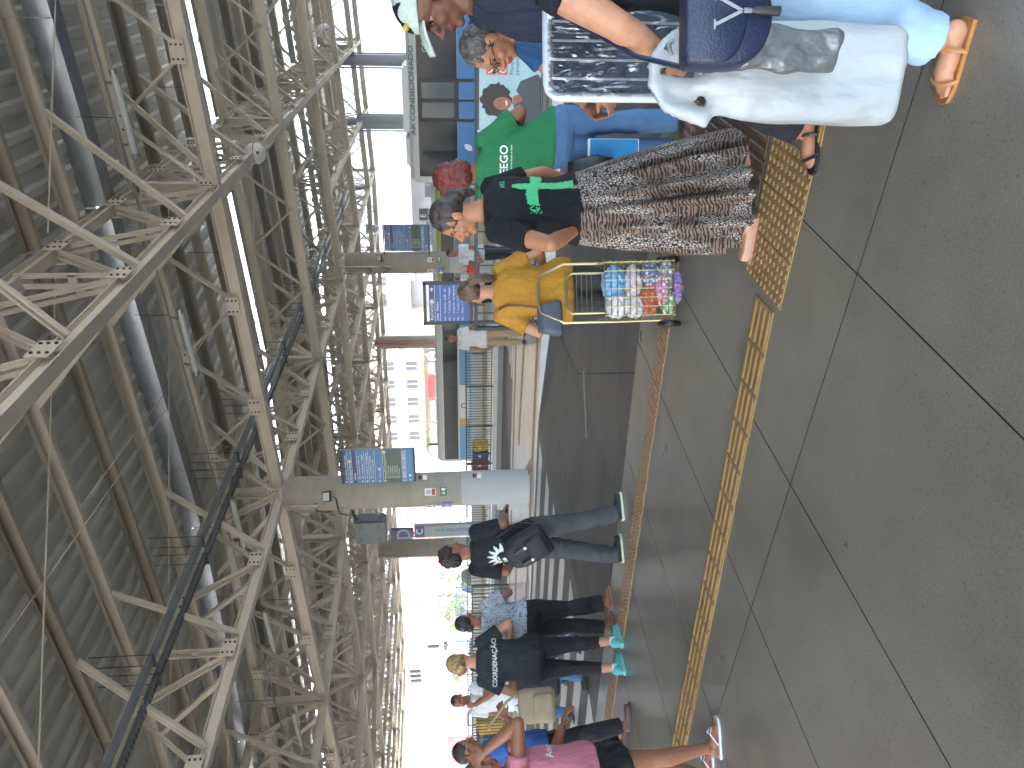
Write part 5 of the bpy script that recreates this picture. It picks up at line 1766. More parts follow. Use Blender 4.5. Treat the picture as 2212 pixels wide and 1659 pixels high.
hair(f, hair_mat('#15110f', '#2a2321'), [('e', (0, -.02, .055), (.09, .103, .088)), ('e', (0, -.05, .0), (.083, .07, .07))], (.016, 42))
for s in 'LR': shoe(f, s, m_sneak, mat('sole cream', '#cdd0b4', .6), 'sneaker')
def backpack(label, x, y, z, rz, s=1.0, tilt=0.0, m_=None, pock=True):
    o = thing('backpack', label, 'backpack', (x, y, z), rz)
    m_ = m_ or mat('black canvas', '#1d1e22', .7, var=.15, vscale=12, bump=.3, bscale=60)
    M = Matrix.Rotation(tilt, 3, 'Y')
    mb = MB()
    mb.rings([ering(M @ Vector((0, 0, zz * s)), a * s, b * s, 26, 3.2, M) for zz, a, b in ((-.22, .13, .07), (-.2, .155, .095), (-.05, .165, .105), (.1, .155, .095), (.19, .12, .075), (.225, .07, .04))])
    me = remesh(mb, .011, 'body', 2, (.007, 9, 9, 9)); me.materials.append(m_)
    link(me, 'body', o, 'all')
    if pock:
        b = MB(); b.rings([ering(M @ Vector((0, -.1 * s, zz * s)), a * s, b_ * s, 20, 3.5, M) for zz, a, b_ in ((-.19, .1, .035), (-.16, .12, .05), (-.02, .115, .045), (.0, .09, .03))])
        b.build('pocket', m_, o, 'all')
        for sx in (-.07, .07):
            MB().box(M @ Vector((sx * s, -.125 * s, .04 * s)), (.022, .02, .13), M=M).build('strap', m_black, o)
            MB().lathe([(.014, -.004), (.018, 0), (.014, .004)], M @ Vector((sx * s, -.14 * s, .0)), 10, 0, Matrix.Rotation(R_(90), 3, 'X')).build('buckle', m_galv, o)
    b = MB(); b.tube([M @ Vector(p) * s for p in ((-.05, 0, .2), (-.05, .01, .27), (.05, .01, .27), (.05, 0, .2))], .01, 6); b.build('grab_handle', m_black, o, True)
    b = MB(); b.tube([M @ Vector(p) * s for p in ((.1, .05, .18), (.16, .2, .22), (.15, .24, -.02), (.1, .07, -.2))], .014, 6); b.build('shoulder_strap', m_black, o, True)
    return o
backpack('black canvas backpack with buckles slung at the young man\'s hip', -4.62, 5.36, .955, R_(14), .95, R_(-32))

# ---- woman in the paisley blouse
f = person('woman in pale blue paisley blouse and black trousers by the kerb', -5.83, 5.66, 27, 1.61, 1.05, skin=SK2, voxel=.008,
           J={'eR': (.28, .03, 1.06), 'wR': (.12, .26, 1.18), 'eL': (-.28, .0, 1.06), 'wL': (-.12, .25, 1.1), 'aL': (-.13, .0, .09), 'aR': (.13, .03, .09)}, head=(-12, -4, 0), feet=(-40, -40), bare=True)
shirt(f, floral_mat(), .90, .72, .026, 'blouse', loose=.035, wr=(.007, 7, 7, 5), sr=.078)
pants(f, m_blk3, bot=.065, infl=.022, flare=.022, hipk=1.04)
hair(f, hair_mat('#1f1917', '#3b3230'), [CAP, ('e', (0, -.03, .03), (.085, .093, .086)), ('e', (-.01, -.105, -.03), (.04, .04, .05))], (.002, 50))
MB().tube([f.hp(-.05, -.105, .04), f.hp(-.02, -.125, .035), f.hp(.0, -.12, .05)], .008, 6).build('hair_clip', mat('clip teal', '#5fb3b0', .4), f.root, True)
m_pinks = mat('pink sandal', '#a06a60', .5)
for s in 'LR': shoe(f, s, m_pinks, m_pinks, 'sandal', 'sandal')
# ---- blonde woman with COORDENAÇÃO shirt
f = person('blonde woman in black COORDENAÇÃO T-shirt, leggings and turquoise sneakers', -5.83, 5.16, 34, 1.70, 1.12, skin=SK4, voxel=.008,
           J={'eR': (.33, .06, 1.10), 'wR': (.1, .26, 1.08), 'eL': (-.31, .02, 1.08), 'wL': (-.1, .24, 1.06), 'aL': (-.12, -.03, .095), 'kL': (-.11, .02, .49), 'kR': (.11, .03, .49), 'aR': (.12, .03, .095)}, head=(-5, -5, 0), feet=(-35, -35))
g_sh = shirt(f, m_blk2, .82, .62, .024, loose=.022, wr=(.008, 7, 7, 6))
text_decal(g_sh, 'COORDENAÇÃO', .062, m_pr, (0, -.4, 1.235), (1, 0, 0), (0, 0, 1), (0, 1, 0), sx=.92)
pants(f, m_blk3, 'leggings', bot=.13, infl=.009, wr=(.004, 8, 8, 10), hipk=1.05)
hair(f, hair_mat('#8a6b46', '#c9a873'), [CAP, ('e', (0, -.035, .025), (.085, .092, .086)), ('e', (-.01, -.1, -.005), (.048, .05, .055)), ('e', (.01, -.13, -.015), (.03, .03, .035))], (.006, 38))
m_teal = mat('turquoise knit', '#4fa5a2', .7, bump=.2, bscale=120)
for s in 'LR':
    shoe(f, s, m_teal, mat('sole teal', '#6fb0ad', .6), 'sneaker')
    an = f.J['a' + s]; MB().tube([an + Vector((0, 0, -.02)), an + Vector((0, .0, .035))], .043, 14).build('sock', m_white, f.root, True)

# ---- man in white T-shirt on the crossing
f = person('man in white T-shirt and jeans walking over the crossing, hand at chin', -8.96, 7.28, 193, 1.68, 1.02, True, SK2, voxel=.009, z0=-.011,
           J={'eL': (-.24, .2, 1.12), 'wL': (-.04, .17, 1.36), 'eR': (.25, -.02, 1.06), 'wR': (.27, .14, .84), 'aR': (.17, .18, .095), 'kR': (.14, .14, .49), 'aL': (-.1, -.22, .12), 'kL': (-.09, .0, .48)}, head=(10, -12, 0),
           hands=((.8, 1, (.1, .1, 1), (0, -1, 0)), (.9, 1)), feet=(10, 0))
shirt(f, fabric('white cotton', '#d6d8da'), .80, .62, .024, loose=.025, wr=(.008, 7, 7, 6), sr=.08)
pants(f, denim('blue denim', '#3f6286'), bot=.04, infl=.02, flare=.01)
hair(f, hair_mat('#1a1513', '#332a27'), [('e', (0, -.022, .045), (.08, .094, .084))], (.003, 60), vox=.01)
MB().lathe([(.034, -.012), (.038, 0), (.034, .012)], (-.055, .172, 1.33), 14).build('watch', mat('watch green', '#2f7a55', .4), f.root, True)
for s in 'LR': shoe(f, s, mat('camouflage shoe', '#4a4a3e', .6, var=.3, vscale=30), m_black, 'sneaker')
def plastic_bag(label, x, y, z, rz, w, h, d, m_, top=.18, handles=True, vox=.011, wr=(.014, 6, 6, 6), name='shopping_bag'):
    o = thing(name, label, 'bag', (x, y, z), rz)
    mb = MB()
    mb.rings([ering((0, 0, zz * h), a * w / 2, b * d / 2, 30, 3) for zz, a, b in ((0, .86, .7), (.03, .96, .9), (.35, 1.0, 1.0), (.7, .95, .8), (.82, .86, .45), (.86, .8, .3))])
    if handles:
        hb_ = MB()
        tip = Vector((.02 * w, 0, h + top))
        for s in (-1, 1):
            for x0, x1 in ((.46, .40), (.10, .16)):
                hb_.tube([Vector((s * x0 * w, 0, h * .84)), Vector((s * x1 * w, 0, h * .93)), Vector((s * x1 * w * .75, 0, h + top * .3)), Vector((s * (x1 * .3 + .02) * w, 0, h + top * .8)), tip], [.034 * w / .3, .03 * w / .3, .024 * w / .3, .02 * w / .3, .016], 10)
        hb_.v = [(x_, y_ * .5 + .010 * math.sin(z_ * 40), z_) for x_, y_, z_ in hb_.v]
        mb.add(hb_.v, hb_.f)
    me = remesh(mb, vox, 'sack', 2, wr); me.materials.append(m_)
    link(me, 'sack', o, 'all')
    return o
m_bagw = mat('white film', '#dfe1e2', .35, trans=.0, bump=.35, bscale=14, spec=.4)
o = plastic_bag('white grocery bag with red print carried by the white shirted man', -8.92, 7.11, .33, R_(50), .3, .38, .14, m_bagw, .1)
for zz, c_ in ((.2, '#b23c3c'), (.14, '#3c4c9a')):
    MB().box((0, -.082, zz), (.2, .006, .035)).build('printed_band', mat('bag print ' + c_, c_, .5), o)
# ---- person with the big black bag behind her
f = person('dark dressed walker mostly hidden behind the blonde woman', -7.6, 6.7, 140, 1.72, 1.0, True, SK2, voxel=.012, z0=-.011, J={'aL': (-.1, .22, .1), 'kL': (-.1, .14, .5), 'aR': (.1, -.25, .12), 'kR': (.1, -.02, .48)})
shirt(f, m_blk, .82, .6, .022, vox=.012); pants(f, denim('blue denim', '#3f6286'), bot=.04, infl=.02, vox=.012)
hair(f, hair_mat('#15110f', '#2a2321'), [CAP], (.004, 50), vox=.012)
for s in 'LR': shoe(f, s, m_sneak, m_black, 'sneaker')
backpack('large black bag carried low behind the blonde woman', -7.62, 6.42, .66, R_(50), 1.35, 0, None, False)

# ---- woman in pink at the left edge
f = person('woman in pink T-shirt and black shorts shading her face, white flip-flops', -4.42, 3.02, -50, 1.60, 1.12, skin=SK2, voxel=.006,
           J={'eR': (.16, .33, 1.27), 'wR': (.06, .16, 1.47), 'eL': (-.24, .04, 1.0), 'wL': (-.2, .22, .95), 'aR': (.09, .1, .088), 'kR': (.09, .06, .45), 'aL': (-.09, -.1, .088)}, head=(-10, -8, 0), bare=True,
           hands=((.4, 1), (.3, 1, (-.2, -.5, .7), (-.9, -.2, .1))))
m_pk = fabric('pink cotton', '#b8707f')
g_sh = shirt(f, m_pk, .79, .45, .022, loose=.028, wr=(.008, 7, 7, 5))
pants(f, fabric('black shorts cotton', '#17191d'), 'shorts', bot=.36, infl=.02, flare=.02, hipk=1.06)
text_decal(g_sh, 'Amor', .06, m_pr, (.05, .4, 1.06), (-1, 0, 0), (0, 0, 1), (0, -1, 0))
hair(f, hair_mat('#3a322e', '#6b625c'), [CAP, ('e', (0, -.05, .01), (.086, .085, .09)), ('e', (0, -.11, -.02), (.045, .04, .05))], (.006, 40))
m_ff = mat('white rubber', '#cfcfd2', .5)
for s in 'LR': shoe(f, s, m_ff, m_ff, 'flip', 'flip_flop')
# ---- person in blue behind her
f = person('person in blue shirt and black trousers behind the woman in pink', -6.38, 4.61, -44, 1.66, 1.12, skin=SK2, voxel=.009,
           J={'eR': (.28, .08, 1.06), 'wR': (.2, .3, 1.18), 'aR': (.1, .16, .09), 'kR': (.1, .1, .46)}, head=(0, -10, 0))
g_sh = shirt(f, fabric('royal blue cotton', '#2f5a9c'), .80, .6, .024, loose=.02)
pants(f, m_blk3, bot=.06, infl=.02, flare=.01)
hair(f, hair_mat('#15110f', '#2a2321'), [CAP, ('e', (0, -.04, .02), (.085, .09, .088))], (.004, 50))
m_gl = mat('glasses metal', '#8f9294', .25, .8)
def glasses(f, m_):
    b = MB()
    for s in (-1, 1):
        b.tube([f.hp(s * .032 + math.cos(2 * PI * q / 12) * .022, .098, .002 + math.sin(2 * PI * q / 12) * .017) for q in range(13)], .0022, 5)
        b.tube([f.hp(s * .054, .096, .005), f.hp(s * .08, .03, .006), f.hp(s * .083, -.02, .002)], .0022, 5)
    b.tube([f.hp(-.012, .1, .004), f.hp(.012, .1, .004)], .002, 5)
    o = b.build('glasses', m_, f.root, True)
    c = MB()
    for s in (-1, 1):
        c.add([f.hp(s * .032 + math.cos(2 * PI * q / 12) * .021, .0975, .002 + math.sin(2 * PI * q / 12) * .016) for q in range(12)], [list(range(12))])
    c.build('lenses', mat('lens glass', '#5b6469', .05, alpha=.5), o)
glasses(f, m_gl)
for s in 'LR': shoe(f, s, mat('brown clog', '#5c3f38', .6), m_black, 'clog')
o = thing('sling_bag', 'beige sling bag worn by the person in blue', 'bag', (-5.66, 4.5, .93), R_(40))
mb = MB(); mb.rings([ering((0, 0, zz), a, b, 24, 3.5) for zz, a, b in ((-.16, .13, .06), (-.13, .15, .08), (.1, .145, .075), (.16, .12, .05))])
m_bg = mat('beige canvas', '#8d7f68', .8, var=.12, vscale=10, bump=.3, bscale=60)
me = remesh(mb, .011, 'body', 2, (.006, 9, 9, 9)); me.materials.append(m_bg); link(me, 'body', o, 'all')
MB().rings([ering((0, -.09, zz), a, .03, 20, 3.5) for zz, a in ((-.14, .1), (-.1, .12), (.02, .11), (.04, .09))]).build('pocket', m_bg, o, 'all')
MB().tube([(.12, 0, .13), (.02, .12, .25), (-.2, .2, .42)], .013, 6).build('strap', m_bg, o, True)

# ---- man in the pale cap
f = person('man in pale green cap and navy T-shirt in profile at the right', -.115, 3.31, 101, 1.83, 1.0, True, SK3, voxel=.0055, head=(4, -4, 0),
           J={'eL': (-.29, -.05, 1.15), 'wL': (-.26, .2, 1.02)})
shirt(f, m_navyc, .85, .62, .022, loose=.02, sr=.085)
pants(f, m_blk2, bot=.04, infl=.02)
hair(f, hair_mat('#14100f', '#28211f'), [('e', (0, -.03, .02), (.079, .089, .075))], (.0025, 80))
for s in 'LR': shoe(f, s, m_sneak, m_black, 'sneaker')
o = thing('baseball_cap', 'pale green and black cap with a small yellow emblem on the man at the right', 'cap', (-.115, 3.31, 0), R_(101))
m_cap = fabric('mint twill', '#b9c6bd', .8)
mb = MB(); mb.ell(f.hp(0, -.012, .058), (.088, .106, .078), M=f.hM); mb.ell(f.hp(0, .045, .055), (.07, .055, .06), M=f.hM)
def capfn(co, n):
    q = f.hM.inverted() @ (co - f.hc)
    if q.z < .048:
        q.z = .048 + (q.z - .048) * .04
    return f.hM @ q + f.hc
me = remesh(mb, .006, 'crown', 3, None, capfn)
me.materials.append(m_cap); me.materials.append(m_blk)
inv = f.hM.inverted()
for p in me.polygons:
    q = inv @ (p.center - f.hc)
    if q.z > .085 + .03 * math.sin(q.y * 40) and q.y > .01 and q.x < .05:
        p.material_index = 1
cr = link(me, 'crown', o, 'all')
rings = []
for i in range(7):
    t = i / 6
    y = .07 + .105 * t
    hw = .072 * math.sqrt(max(.02, 1 - t ** 3))
    rings.append([f.hp(hw * math.cos(PI * q / 10), y + .0 * math.sin(PI * q / 10), .05 - .03 * t * t - .018 * (math.cos(PI * q / 10) ** 2) + .0) for q in range(11)] + [f.hp(hw * math.cos(PI * (10 - q) / 10), y, .044 - .03 * t * t - .018 * (math.cos(PI * q / 10) ** 2)) for q in range(11)])
MB().rings(rings).build('brim', m_cap, o, 'all')
MB().ell(f.hp(-.045, .085, .092), (.012, .012, .01), M=f.hM).build('emblem', mat('emblem yellow', '#c9a52e', .5), o, True)

# ---- woman in blue with glasses
f = person('grey haired woman in blue T-shirt with glasses looking down', -.15, 3.71, 112, 1.60, 1.16, skin=SK1, voxel=.006, lean=(0, .10), head=(6, -20, 0), hdir=(0, .03, -.03),
           J={'eL': (-.31, .29, 1.16), 'wL': (-.2, .40, 1.0), 'eR': (.18, .26, 1.1), 'wR': (.08, .4, 1.0), 'aL': (-.1, .55, .09), 'kL': (-.1, .38, .46)})
shirt(f, fabric('petrol blue cotton', '#28507e', ), .80, .55, .024, loose=.03, wr=(.007, 8, 8, 6))
pants(f, m_blk2, bot=.05, infl=.02)
hair(f, hair_mat('#2c2a2a', '#6f6b69'), [CAP, ('e', (0, -.035, .03), (.086, .094, .088)), ('e', (.0, -.115, .0), (.05, .045, .05)), ('e', (.0, -.15, -.01), (.04, .04, .045))], (.007, 36))
MB().ell(f.hp(0, -.135, .02), (.03, .014, .03), M=f.hM).build('hair_tie', mat('tie blue', '#2a3fae', .6), f.root, True)
glasses(f, m_black)
for s in 'LR': shoe(f, s, m_black, m_black, 'sandal', 'sandal')
MB().tube([f.lp((.12, .02, 1.31)), f.lp((.0, -.13, 1.2)), f.lp((-.13, -.14, 1.05)), f.lp((-.21, -.04, .9))], .012, 6).build('bag_strap', m_strapb, f.root, True)

# ---- folded rack in plastic
o = thing('folded_drying_rack', 'folded white drying rack wrapped in clear plastic held upright', 'rack', (-.235, 3.0, .72), R_(24))
w, h = .40, .56
def rr(w, h, r, n=6):
    out = []
    for cx, cz, a0 in ((w / 2 - r, h - r, 0), (-w / 2 + r, h - r, 90), (-w / 2 + r, r, 180), (w / 2 - r, r, 270)):
        for k in range(n + 1):
            a = R_(a0 + 90 * k / n)
            out.append((cx + math.cos(a) * r, cz + math.sin(a) * r))
    return out
pts = rr(w, h, .05)
m_ww = mat('white wrapped tube', '#cdd6e0', .3, bump=.4, bscale=90)
MB().tube([(x, 0, z) for x, z in pts] + [(pts[0][0], 0, pts[0][1])], .017, 10).build('frame', m_ww, o, True)
for k in range(5):
    x = -w / 2 + w * (k + 1) / 6
    MB().tube([(x, 0, .02), (x, 0, h - .02)], .005, 6).build('rod', m_ww, o, True)
gm = MB()
nx, nz = 60, 90
vs, fs = [], []
for i in range(nx + 1):
    for j in range(nz + 1):
        x, z = -w / 2 + w * i / nx, h * j / nz
        q = Vector((x * 34, z * 9 + x * 6, 1))
        vs.append((x, -.012 - .014 * abs(noise.noise(q)) - .009 * abs(noise.noise(q * 2.3)), z))
for i in range(nx):
    for j in range(nz):
        a = i * (nz + 1) + j
        fs.append([a, a + nz + 1, a + nz + 2, a + 1])
gm.add(vs, fs)
gm.build('plastic_wrap', mat('clear wrap', '#b4bfca', .13, .85, alpha=.4, spec=.9, bump=.5, bscale=45, stretch=(1, 1, .3)), o, 'all')
MB().box((0, .012, h / 2), (w - .04, .012, h - .05)).build('panel', mat('rack navy cloth', '#2b3648', .6, var=.1), o)

# ---- foreground woman
f = person('woman in black tank top and light jeans cut off at the right edge', 0.05, 2.62, 54, 1.66, 1.28, skin=SK4, voxel=.0055,
           J={'eL': (-.28, .04, 1.155), 'wL': (-.28, .16, .975), 'aL': (-.2, .14, .09), 'kL': (-.15, .08, .46), 'aR': (.1, -.08, .09)}, head=(-30, 0, 0), bare=True, feet=(30, 0), hdir=(.05, 0, 0),
           hands=((1.1, 1, (.05, .35, -.9), (.9, 0, .1)), (.4, 1)))
shirt(f, fabric('black rib', '#1c1f27'), .84, .16, .014, 'tank_top', wr=(.004, 9, 9, 5), sr=.066)
pants(f, denim('light denim', '#9db6cc'), 'jeans', bot=.07, infl=.018, flare=.022, hipk=1.03, wr=(.006, 7, 7, 12))
hair(f, hair_mat('#8f7a58', '#c4ae86'), [CAP, ('t', [(0, -.08, .03), (-.02, -.12, -.08), (-.05, -.11, -.2), (-.08, -.08, -.27)], [.06, .065, .05, .02]), ('t', [(-.05, -.05, 0), (-.09, -.05, -.1), (-.11, -.02, -.2), (-.11, .0, -.26)], [.04, .045, .035, .012])], (.006, 45))
m_tan = mat('tan leather', '#a9743f', .45, var=.1, vscale=20)
for s in 'LR': shoe(f, s, m_tan, m_tan, 'sandal', 'sandal')
b = MB(); b.tube([f.J['wL'] + Vector((math.cos(2 * PI * q / 14) * .034, math.sin(2 * PI * q / 14) * .034, .012)) for q in range(15)], .005, 6); b.build('bracelet', mat('bracelet', '#8a7446', .3, .8), f.root, True)
o = thing('handbag', 'navy leather crossbody bag with a silver V emblem and tassel', 'handbag', (-.115, 2.19, .80), R_(22))
m_nl = mat('navy leather', '#1f2a44', .42, var=.12, vscale=9, bump=.3, bscale=140)
def dshape(w, h, n=16):
    return [(-w / 2, h * .95), (-w * .42, h), (w * .42, h), (w / 2, h * .95), (w / 2, h * .45)] + [(w / 2 * math.cos(a), h * .45 - h * .45 * math.sin(a)) for a in [PI * q / n for q in range(1, n)]] + [(-w / 2, h * .45)]
rings = []
for yy, sc in ((-.05, .9), (-.042, .97), (-.03, 1), (.03, 1), (.042, .97), (.05, .9)):
    rings.append([Vector((x * sc, yy, .11 + (z - .11) * sc)) for x, z in dshape(.25, .23)])
MB().rings(rings).build('body', m_nl, o, 'all')
rings = []
for yy, sc in ((-.062, .92), (-.056, 1), (-.05, 1)):
    rings.append([Vector((x * sc, yy, .085 + (z - .085) * sc + .075)) for x, z in dshape(.252, .165)])
MB().rings(rings).build('flap', m_nl, o, 'all')
b = MB(); b.bar((-.035, -.066, .165), (0, -.066, .095), .009, .006, up=(0, 1, 0)); b.bar((.035, -.066, .165), (0, -.066, .095), .009, .006, up=(0, 1, 0))
for s in (-1, 1): b.bar((s * .035 - .012, -.066, .167), (s * .035 + .012, -.066, .167), .005, .006, up=(0, 1, 0))
m_sil = mat('silver metal', '#c4c7c9', .2, .95)
b.build('v_emblem', m_sil, o)
MB().lathe([(.008, -.01), (.009, .01)], (0, -.069, .082), 10).build('clasp', m_sil, o, True)
MB().lathe([(.006, 0), (.011, -.02), (.013, -.075)], (0, -.07, .072), 10).build('tassel', m_black, o, True)
MB().tube([(-.12, .03, .19), (-.03, .22, .3), (.12, .33, .5), (.25, .36, .62)], .008, 6).build('strap', m_nl, o, True)
MB().tube([(.12, 0, .19), (.16, .08, .35), (.24, .12, .6)], .008, 6).build('strap', m_nl, o, True)
plastic_bag('huge white plastic shopping bag held beside the light jeans', -.262, 2.36, .30, R_(12), .29, .68, .13, crinkle(mat('white film sheer', '#b0b6b8', .33, bump=1.0, bscale=9, spec=.5, var=.05, vscale=3, alpha=.86, stretch=(1, 1, .45))), .08, wr=(.013, 11, 11, 3.2))
plastic_bag('grey plastic bag hanging in front of the white one', -.185, 2.20, .58, R_(20), .12, .42, .08, crinkle(mat('grey film', '#5f6466', .22, bump=1.0, bscale=13, spec=.6, stretch=(1, 1, .6))), .06, wr=(.018, 13, 13, 7))

# ------------------------------------------------------------------ wire trolley and what is in it
m_gold = mat('gold anodised tube', '#a59a72', .36, .75)
t = thing('shopping_trolley', 'gold wire shopping trolley standing behind the animal print skirt', 'trolley', (-1.985, 4.93, 0), R_(28))
lp_ = lambda x, z, y=0: (x, y + (z - .1) * .12, z)
MB().tube([lp_(-.20, .08), lp_(-.205, .5), lp_(-.205, .82), lp_(-.13, .98), lp_(-.06, 1.0), lp_(.06, 1.0), lp_(.13, .98), lp_(.205, .82), lp_(.205, .5), lp_(.20, .08)], .010, 8).build('frame', m_gold, t, True)
MB().tube([lp_(-.14, .50, .02), lp_(-.14, .76, .02), lp_(-.1, .80, .02), lp_(.1, .80, .02), lp_(.14, .76, .02), lp_(.14, .50, .02)], .009, 8).build('inner_frame', m_gold, t, True)
for k in range(12):
    z = .12 + k * .042
    x = .195
    MB().tube([lp_(-x, z, -.0), lp_(-x * .98, z, -.24), lp_(x * .98, z, -.24), lp_(x, z, 0)], .0035, 5).build('basket_wire', m_gold, t, True)
for k in range(5):
    z = .62 + k * .035
    MB().tube([lp_(-.14, z, .02), lp_(.14, z, .02)], .003, 5).build('back_wire', m_gold, t, True)
for k in range(7):
    x = -.18 + k * .06
    MB().tube([lp_(x, .58, -.24), lp_(x, .115, -.24), lp_(x, .10, 0)], .003, 5).build('basket_wire', m_gold, t, True)
for sx in (-1, 1):
    w_ = MB().lathe([(.075, -.018), (.083, -.01), (.083, .01), (.075, .018)], (sx * .225, .03, .083), 22, 0, Matrix.Rotation(R_(90), 3, 'Y')).build('wheel', m_black, t, True)
    MB().lathe([(.05, -.02), (.05, .02)], (sx * .225, .03, .083), 14, 0, Matrix.Rotation(R_(90), 3, 'Y')).build('hub', m_dkmet, w_, True)
MB().tube([(-.225, .03, .083), (.225, .03, .083)], .008, 8).build('axle', m_dkmet, t, True)
def pouch(label, x, y, z, r, m_, cat='bag', name='packed_bag', wr=.016, fr=9):
    c = Matrix.Rotation(R_(28), 3, 'Z') @ Vector((x, y + (z - .1) * .12, z)) + Vector((-1.985, 4.93, 0))
    mb = MB(); mb.ell((0, 0, 0), r, 18, 12)
    me = remesh(mb, .008, name, 2, (wr, fr * 3, fr * 3, fr * 3)); me.materials.append(m_)
    return tag(link(me, name, None, 'all', c, R_(28)), label, cat)
m_film = lambda n, c: mat(n, c, .35, bump=.7, bscale=30, var=.1, vscale=20)
pouch('sky blue packed plastic bag high in the trolley', .05, -.14, .50, (.12, .09, .085), m_film('film blue', '#7fb3d6'))
pouch('white knotted plastic bag beside the blue one in the trolley', -.10, -.14, .48, (.09, .09, .08), m_film('film white', '#d9d5d3'))
pouch('pinkish white plastic bag in the middle of the trolley', .04, -.13, .37, (.13, .09, .07), m_film('film rose', '#d2c4c6'))
pouch('pale plastic bag low on the left of the trolley', -.11, -.13, .36, (.08, .09, .07), m_film('film pale', '#cfc8ca'))
def crochet(n, c, c2):
    M = bpy.data.materials.new(n); M.use_nodes = True
    N, L = M.node_tree.nodes, M.node_tree.links
    b = N['Principled BSDF']; b.inputs['Roughness'].default_value = .9
    tc = N.new('ShaderNodeTexCoord'); vo = N.new('ShaderNodeTexVoronoi'); vo.inputs['Scale'].default_value = 38; L.new(tc.outputs['Object'], vo.inputs['Vector'])
    r = N.new('ShaderNodeValToRGB'); r.color_ramp.elements[0].position = .25; r.color_ramp.elements[0].color = lin(c); r.color_ramp.elements[1].position = .5; r.color_ramp.elements[1].color = lin(c2)
    L.new(vo.outputs['Distance'], r.inputs[0]); L.new(r.outputs[0], b.inputs['Base Color'])
    bp = N.new('ShaderNodeBump'); bp.inputs['Strength'].default_value = .7; bp.inputs['Distance'].default_value = .01; L.new(vo.outputs['Distance'], bp.inputs['Height']); L.new(bp.outputs[0], b.inputs['Normal'])
    return M
pouch('orange crochet cloth in the trolley', -.06, -.17, .27, (.11, .06, .075), crochet('crochet orange', '#cf7a58', '#a8583c'), 'cloth', 'crochet_cloth')
pouch('blue and white crochet cloth in the trolley', .08, -.15, .26, (.10, .08, .075), crochet('crochet blue', '#cfd4dc', '#5f7196'), 'cloth', 'crochet_cloth')
pouch('pink and white crochet cloth low in the trolley', -.01, -.19, .195, (.11, .05, .05), crochet('crochet pink', '#e0d6d8', '#c27f98'), 'cloth', 'crochet_cloth')
pouch('green and white crochet cloth at the bottom left of the trolley', -.09, -.16, .145, (.09, .07, .045), crochet('crochet green', '#d8ddd6', '#7bab7d'), 'cloth', 'crochet_cloth')
pouch('white crochet cloth at the bottom right of the trolley', .09, -.16, .15, (.1, .07, .055), crochet('crochet white', '#dcdcd8', '#8a8d88'), 'cloth', 'crochet_cloth')
pouch('multicoloured ribbon bunch hanging under the trolley basket', .0, -.24, .1, (.11, .03, .03), crochet('ribbon mix', '#b56a5c', '#7d77b0'), 'ribbon', 'ribbon_bunch', .02, 20)

# ------------------------------------------------------------------ people further back
def far_person(label, x, y, rz, H, male, sk, top_m, bot_m, hair_c, J=None, z0=0.0, extra=None, hp_=None, w=1.0):
    f = person(label, x, y, rz, H, w, male, sk, J, voxel=.012, z0=z0, head=(0, -4, 0))
    shirt(f, top_m, .48 * H, .6, .024, loose=.02, vox=.012)
    pants(f, bot_m, bot=.04, infl=.018, vox=.012)
    hair(f, hair_mat(hair_c, '#3a302c'), hp_ or [CAP], (.004, 40), vox=.012)
    for s in 'LR': shoe(f, s, m_sneak, m_black, 'flat')
    return f
f = far_person('man in white uniform shirt with a badge behind the railing', -5.95, 17.3, 160, 1.70, True, SK2, fabric('white shirt cotton', '#c9ccd6'), m_blk2, '#1a1412', {'eL': (-.24, .1, 1.05), 'wL': (-.1, .25, .95), 'eR': (.24, .1, 1.05), 'wR': (.08, .26, .93)}, ROAD_Z)
MB().tube([f.lp((-.06, .1, 1.36)), f.lp((0, .16, 1.2)), f.lp((.06, .1, 1.36))], .006, 5).build('lanyard', mat('lanyard red', '#a03030', .6), f.root)
MB().box(f.lp((0, .165, 1.16)), (.05, .01, .07)).build('badge', m_white, f.root)
f = far_person('bearded man in navy polo shirt with badge beside the far column', -7.55, 18.6, 185, 1.74, True, SK1, m_navyc, m_blk2, '#16110f', None, ROAD_Z)
MB().box(f.lp((.07, .14, 1.3)), (.07, .01, .05)).build('badge', m_white, f.root)
MB().tube([f.hp(-.05, .05, -.06), f.hp(-.03, .075, -.1), f.hp(.03, .075, -.1), f.hp(.05, .05, -.06)], .018, 6).build('beard', hair_mat('#16110f'), f.root, True)
f = far_person('woman in white with long dark hair behind the mustard shirt', -6.85, 17.8, 170, 1.64, False, SK1, fabric('spotted white', '#b9b4b2', var=.5, vscale=40), m_blk2, '#141010', None, ROAD_Z, None, [CAP, ('e', (0, -.05, -.02), (.09, .075, .11)), ('e', (0, -.05, -.12), (.085, .05, .08))])
o = thing('tote_bag', 'red bag carried by the woman in white behind the railing', 'bag', (-6.42, 17.55, .75), R_(20))
MB().rings([ering((0, 0, zz), a, b, 20, 3) for zz, a, b in ((0, .12, .05), (.02, .15, .07), (.25, .13, .05), (.3, .1, .02))]).build('body', m_red, o, 'all')
MB().tube([(-.08, 0, .28), (-.02, 0, .5), (.08, 0, .28)], .012, 6).build('handle', m_red, o, True)
f = far_person('person in white top and khaki trousers behind the PLATAFORMA sign', -6.65, 14.1, 200, 1.62, False, SK2, fabric('white jersey', '#c9c6c4'), fabric('khaki twill', '#a08a68'), '#1a1412')
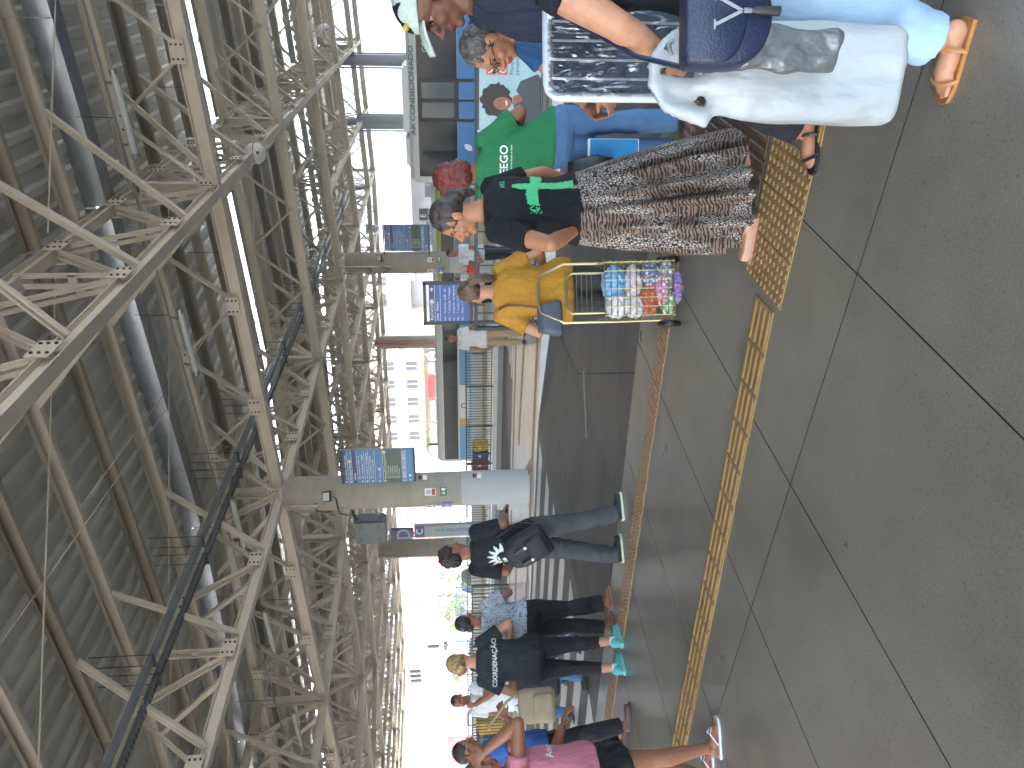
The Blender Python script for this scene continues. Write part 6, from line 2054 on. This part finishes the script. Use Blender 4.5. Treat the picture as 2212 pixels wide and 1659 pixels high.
f = far_person('person seated low by the fence right of the totem', -17.6, 20.4, 150, 1.2, False, SK3, fabric('teal cotton', '#3a7a6a'), fabric('brown twill', '#6b4a3c'), '#14100e')

bpy.data.scenes.remove(TS_)
# ------------------------------------------------------------------ air: thin even haze volume, added to lift far shadows and veil the trusses
hz = MB().box((-200, 225, 39.2), (560, 470, 83)).build('haze', mat('haze box', '#ffffff'))
hm = bpy.data.materials.new('thin haze'); hm.use_nodes = True
hm.node_tree.nodes.remove(hm.node_tree.nodes['Principled BSDF'])
pv = hm.node_tree.nodes.new('ShaderNodeVolumePrincipled')
pv.inputs['Color'].default_value = (.93, .96, 1, 1)
pv.inputs['Density'].default_value = .005
pv.inputs['Anisotropy'].default_value = .55
hm.node_tree.links.new(pv.outputs[0], hm.node_tree.nodes['Material Output'].inputs['Volume'])
hz.data.materials.clear(); hz.data.materials.append(hm)
struct(hz, 'stuff')
# ------------------------------------------------------------------ groups of alike things
GROUPS = {'concrete_column': 'concrete columns holding the canopy', 'grey_column': 'grey columns behind the bus', 'line_sign': 'line signs bolted to columns', 'wall_sign': 'small signs fixed on the columns',
          'alarm_beacon': 'alarm beacons on the column', 'platform_totem': 'platform letter totems', 'floodlight': 'floodlights on the columns', 'dome_speaker': 'dome speakers under the trusses', 'tube_light': 'tube lights under the roof',
          'conduit_run': 'lighting conduits', 'cable_tray': 'pair of hanging cable trays', 'railing_fence': 'railing fences on the islands', 'city_bus': 'buses at the platforms', 'recycling_bin': 'recycling bins behind the fences',
          'traffic_light': 'traffic lights over the street', 'parked_car': 'cars parked on the street', 'street_tree': 'street trees', 'palm_tree': 'palm trees on the street', 'distant_tower': 'towers on the skyline',
          'packed_bag': 'packed bags in the trolley', 'crochet_cloth': 'crochet cloths in the trolley', 'person': 'people at the station', 'handbag': 'handbags', 'backpack': 'black backpacks', 'shopping_bag': 'plastic shopping bags'}
for o in S.objects:
    if o.parent is None and o.get('category'):
        g_ = GROUPS.get(o.name.split('.')[0])
        if g_:
            o['group'] = g_
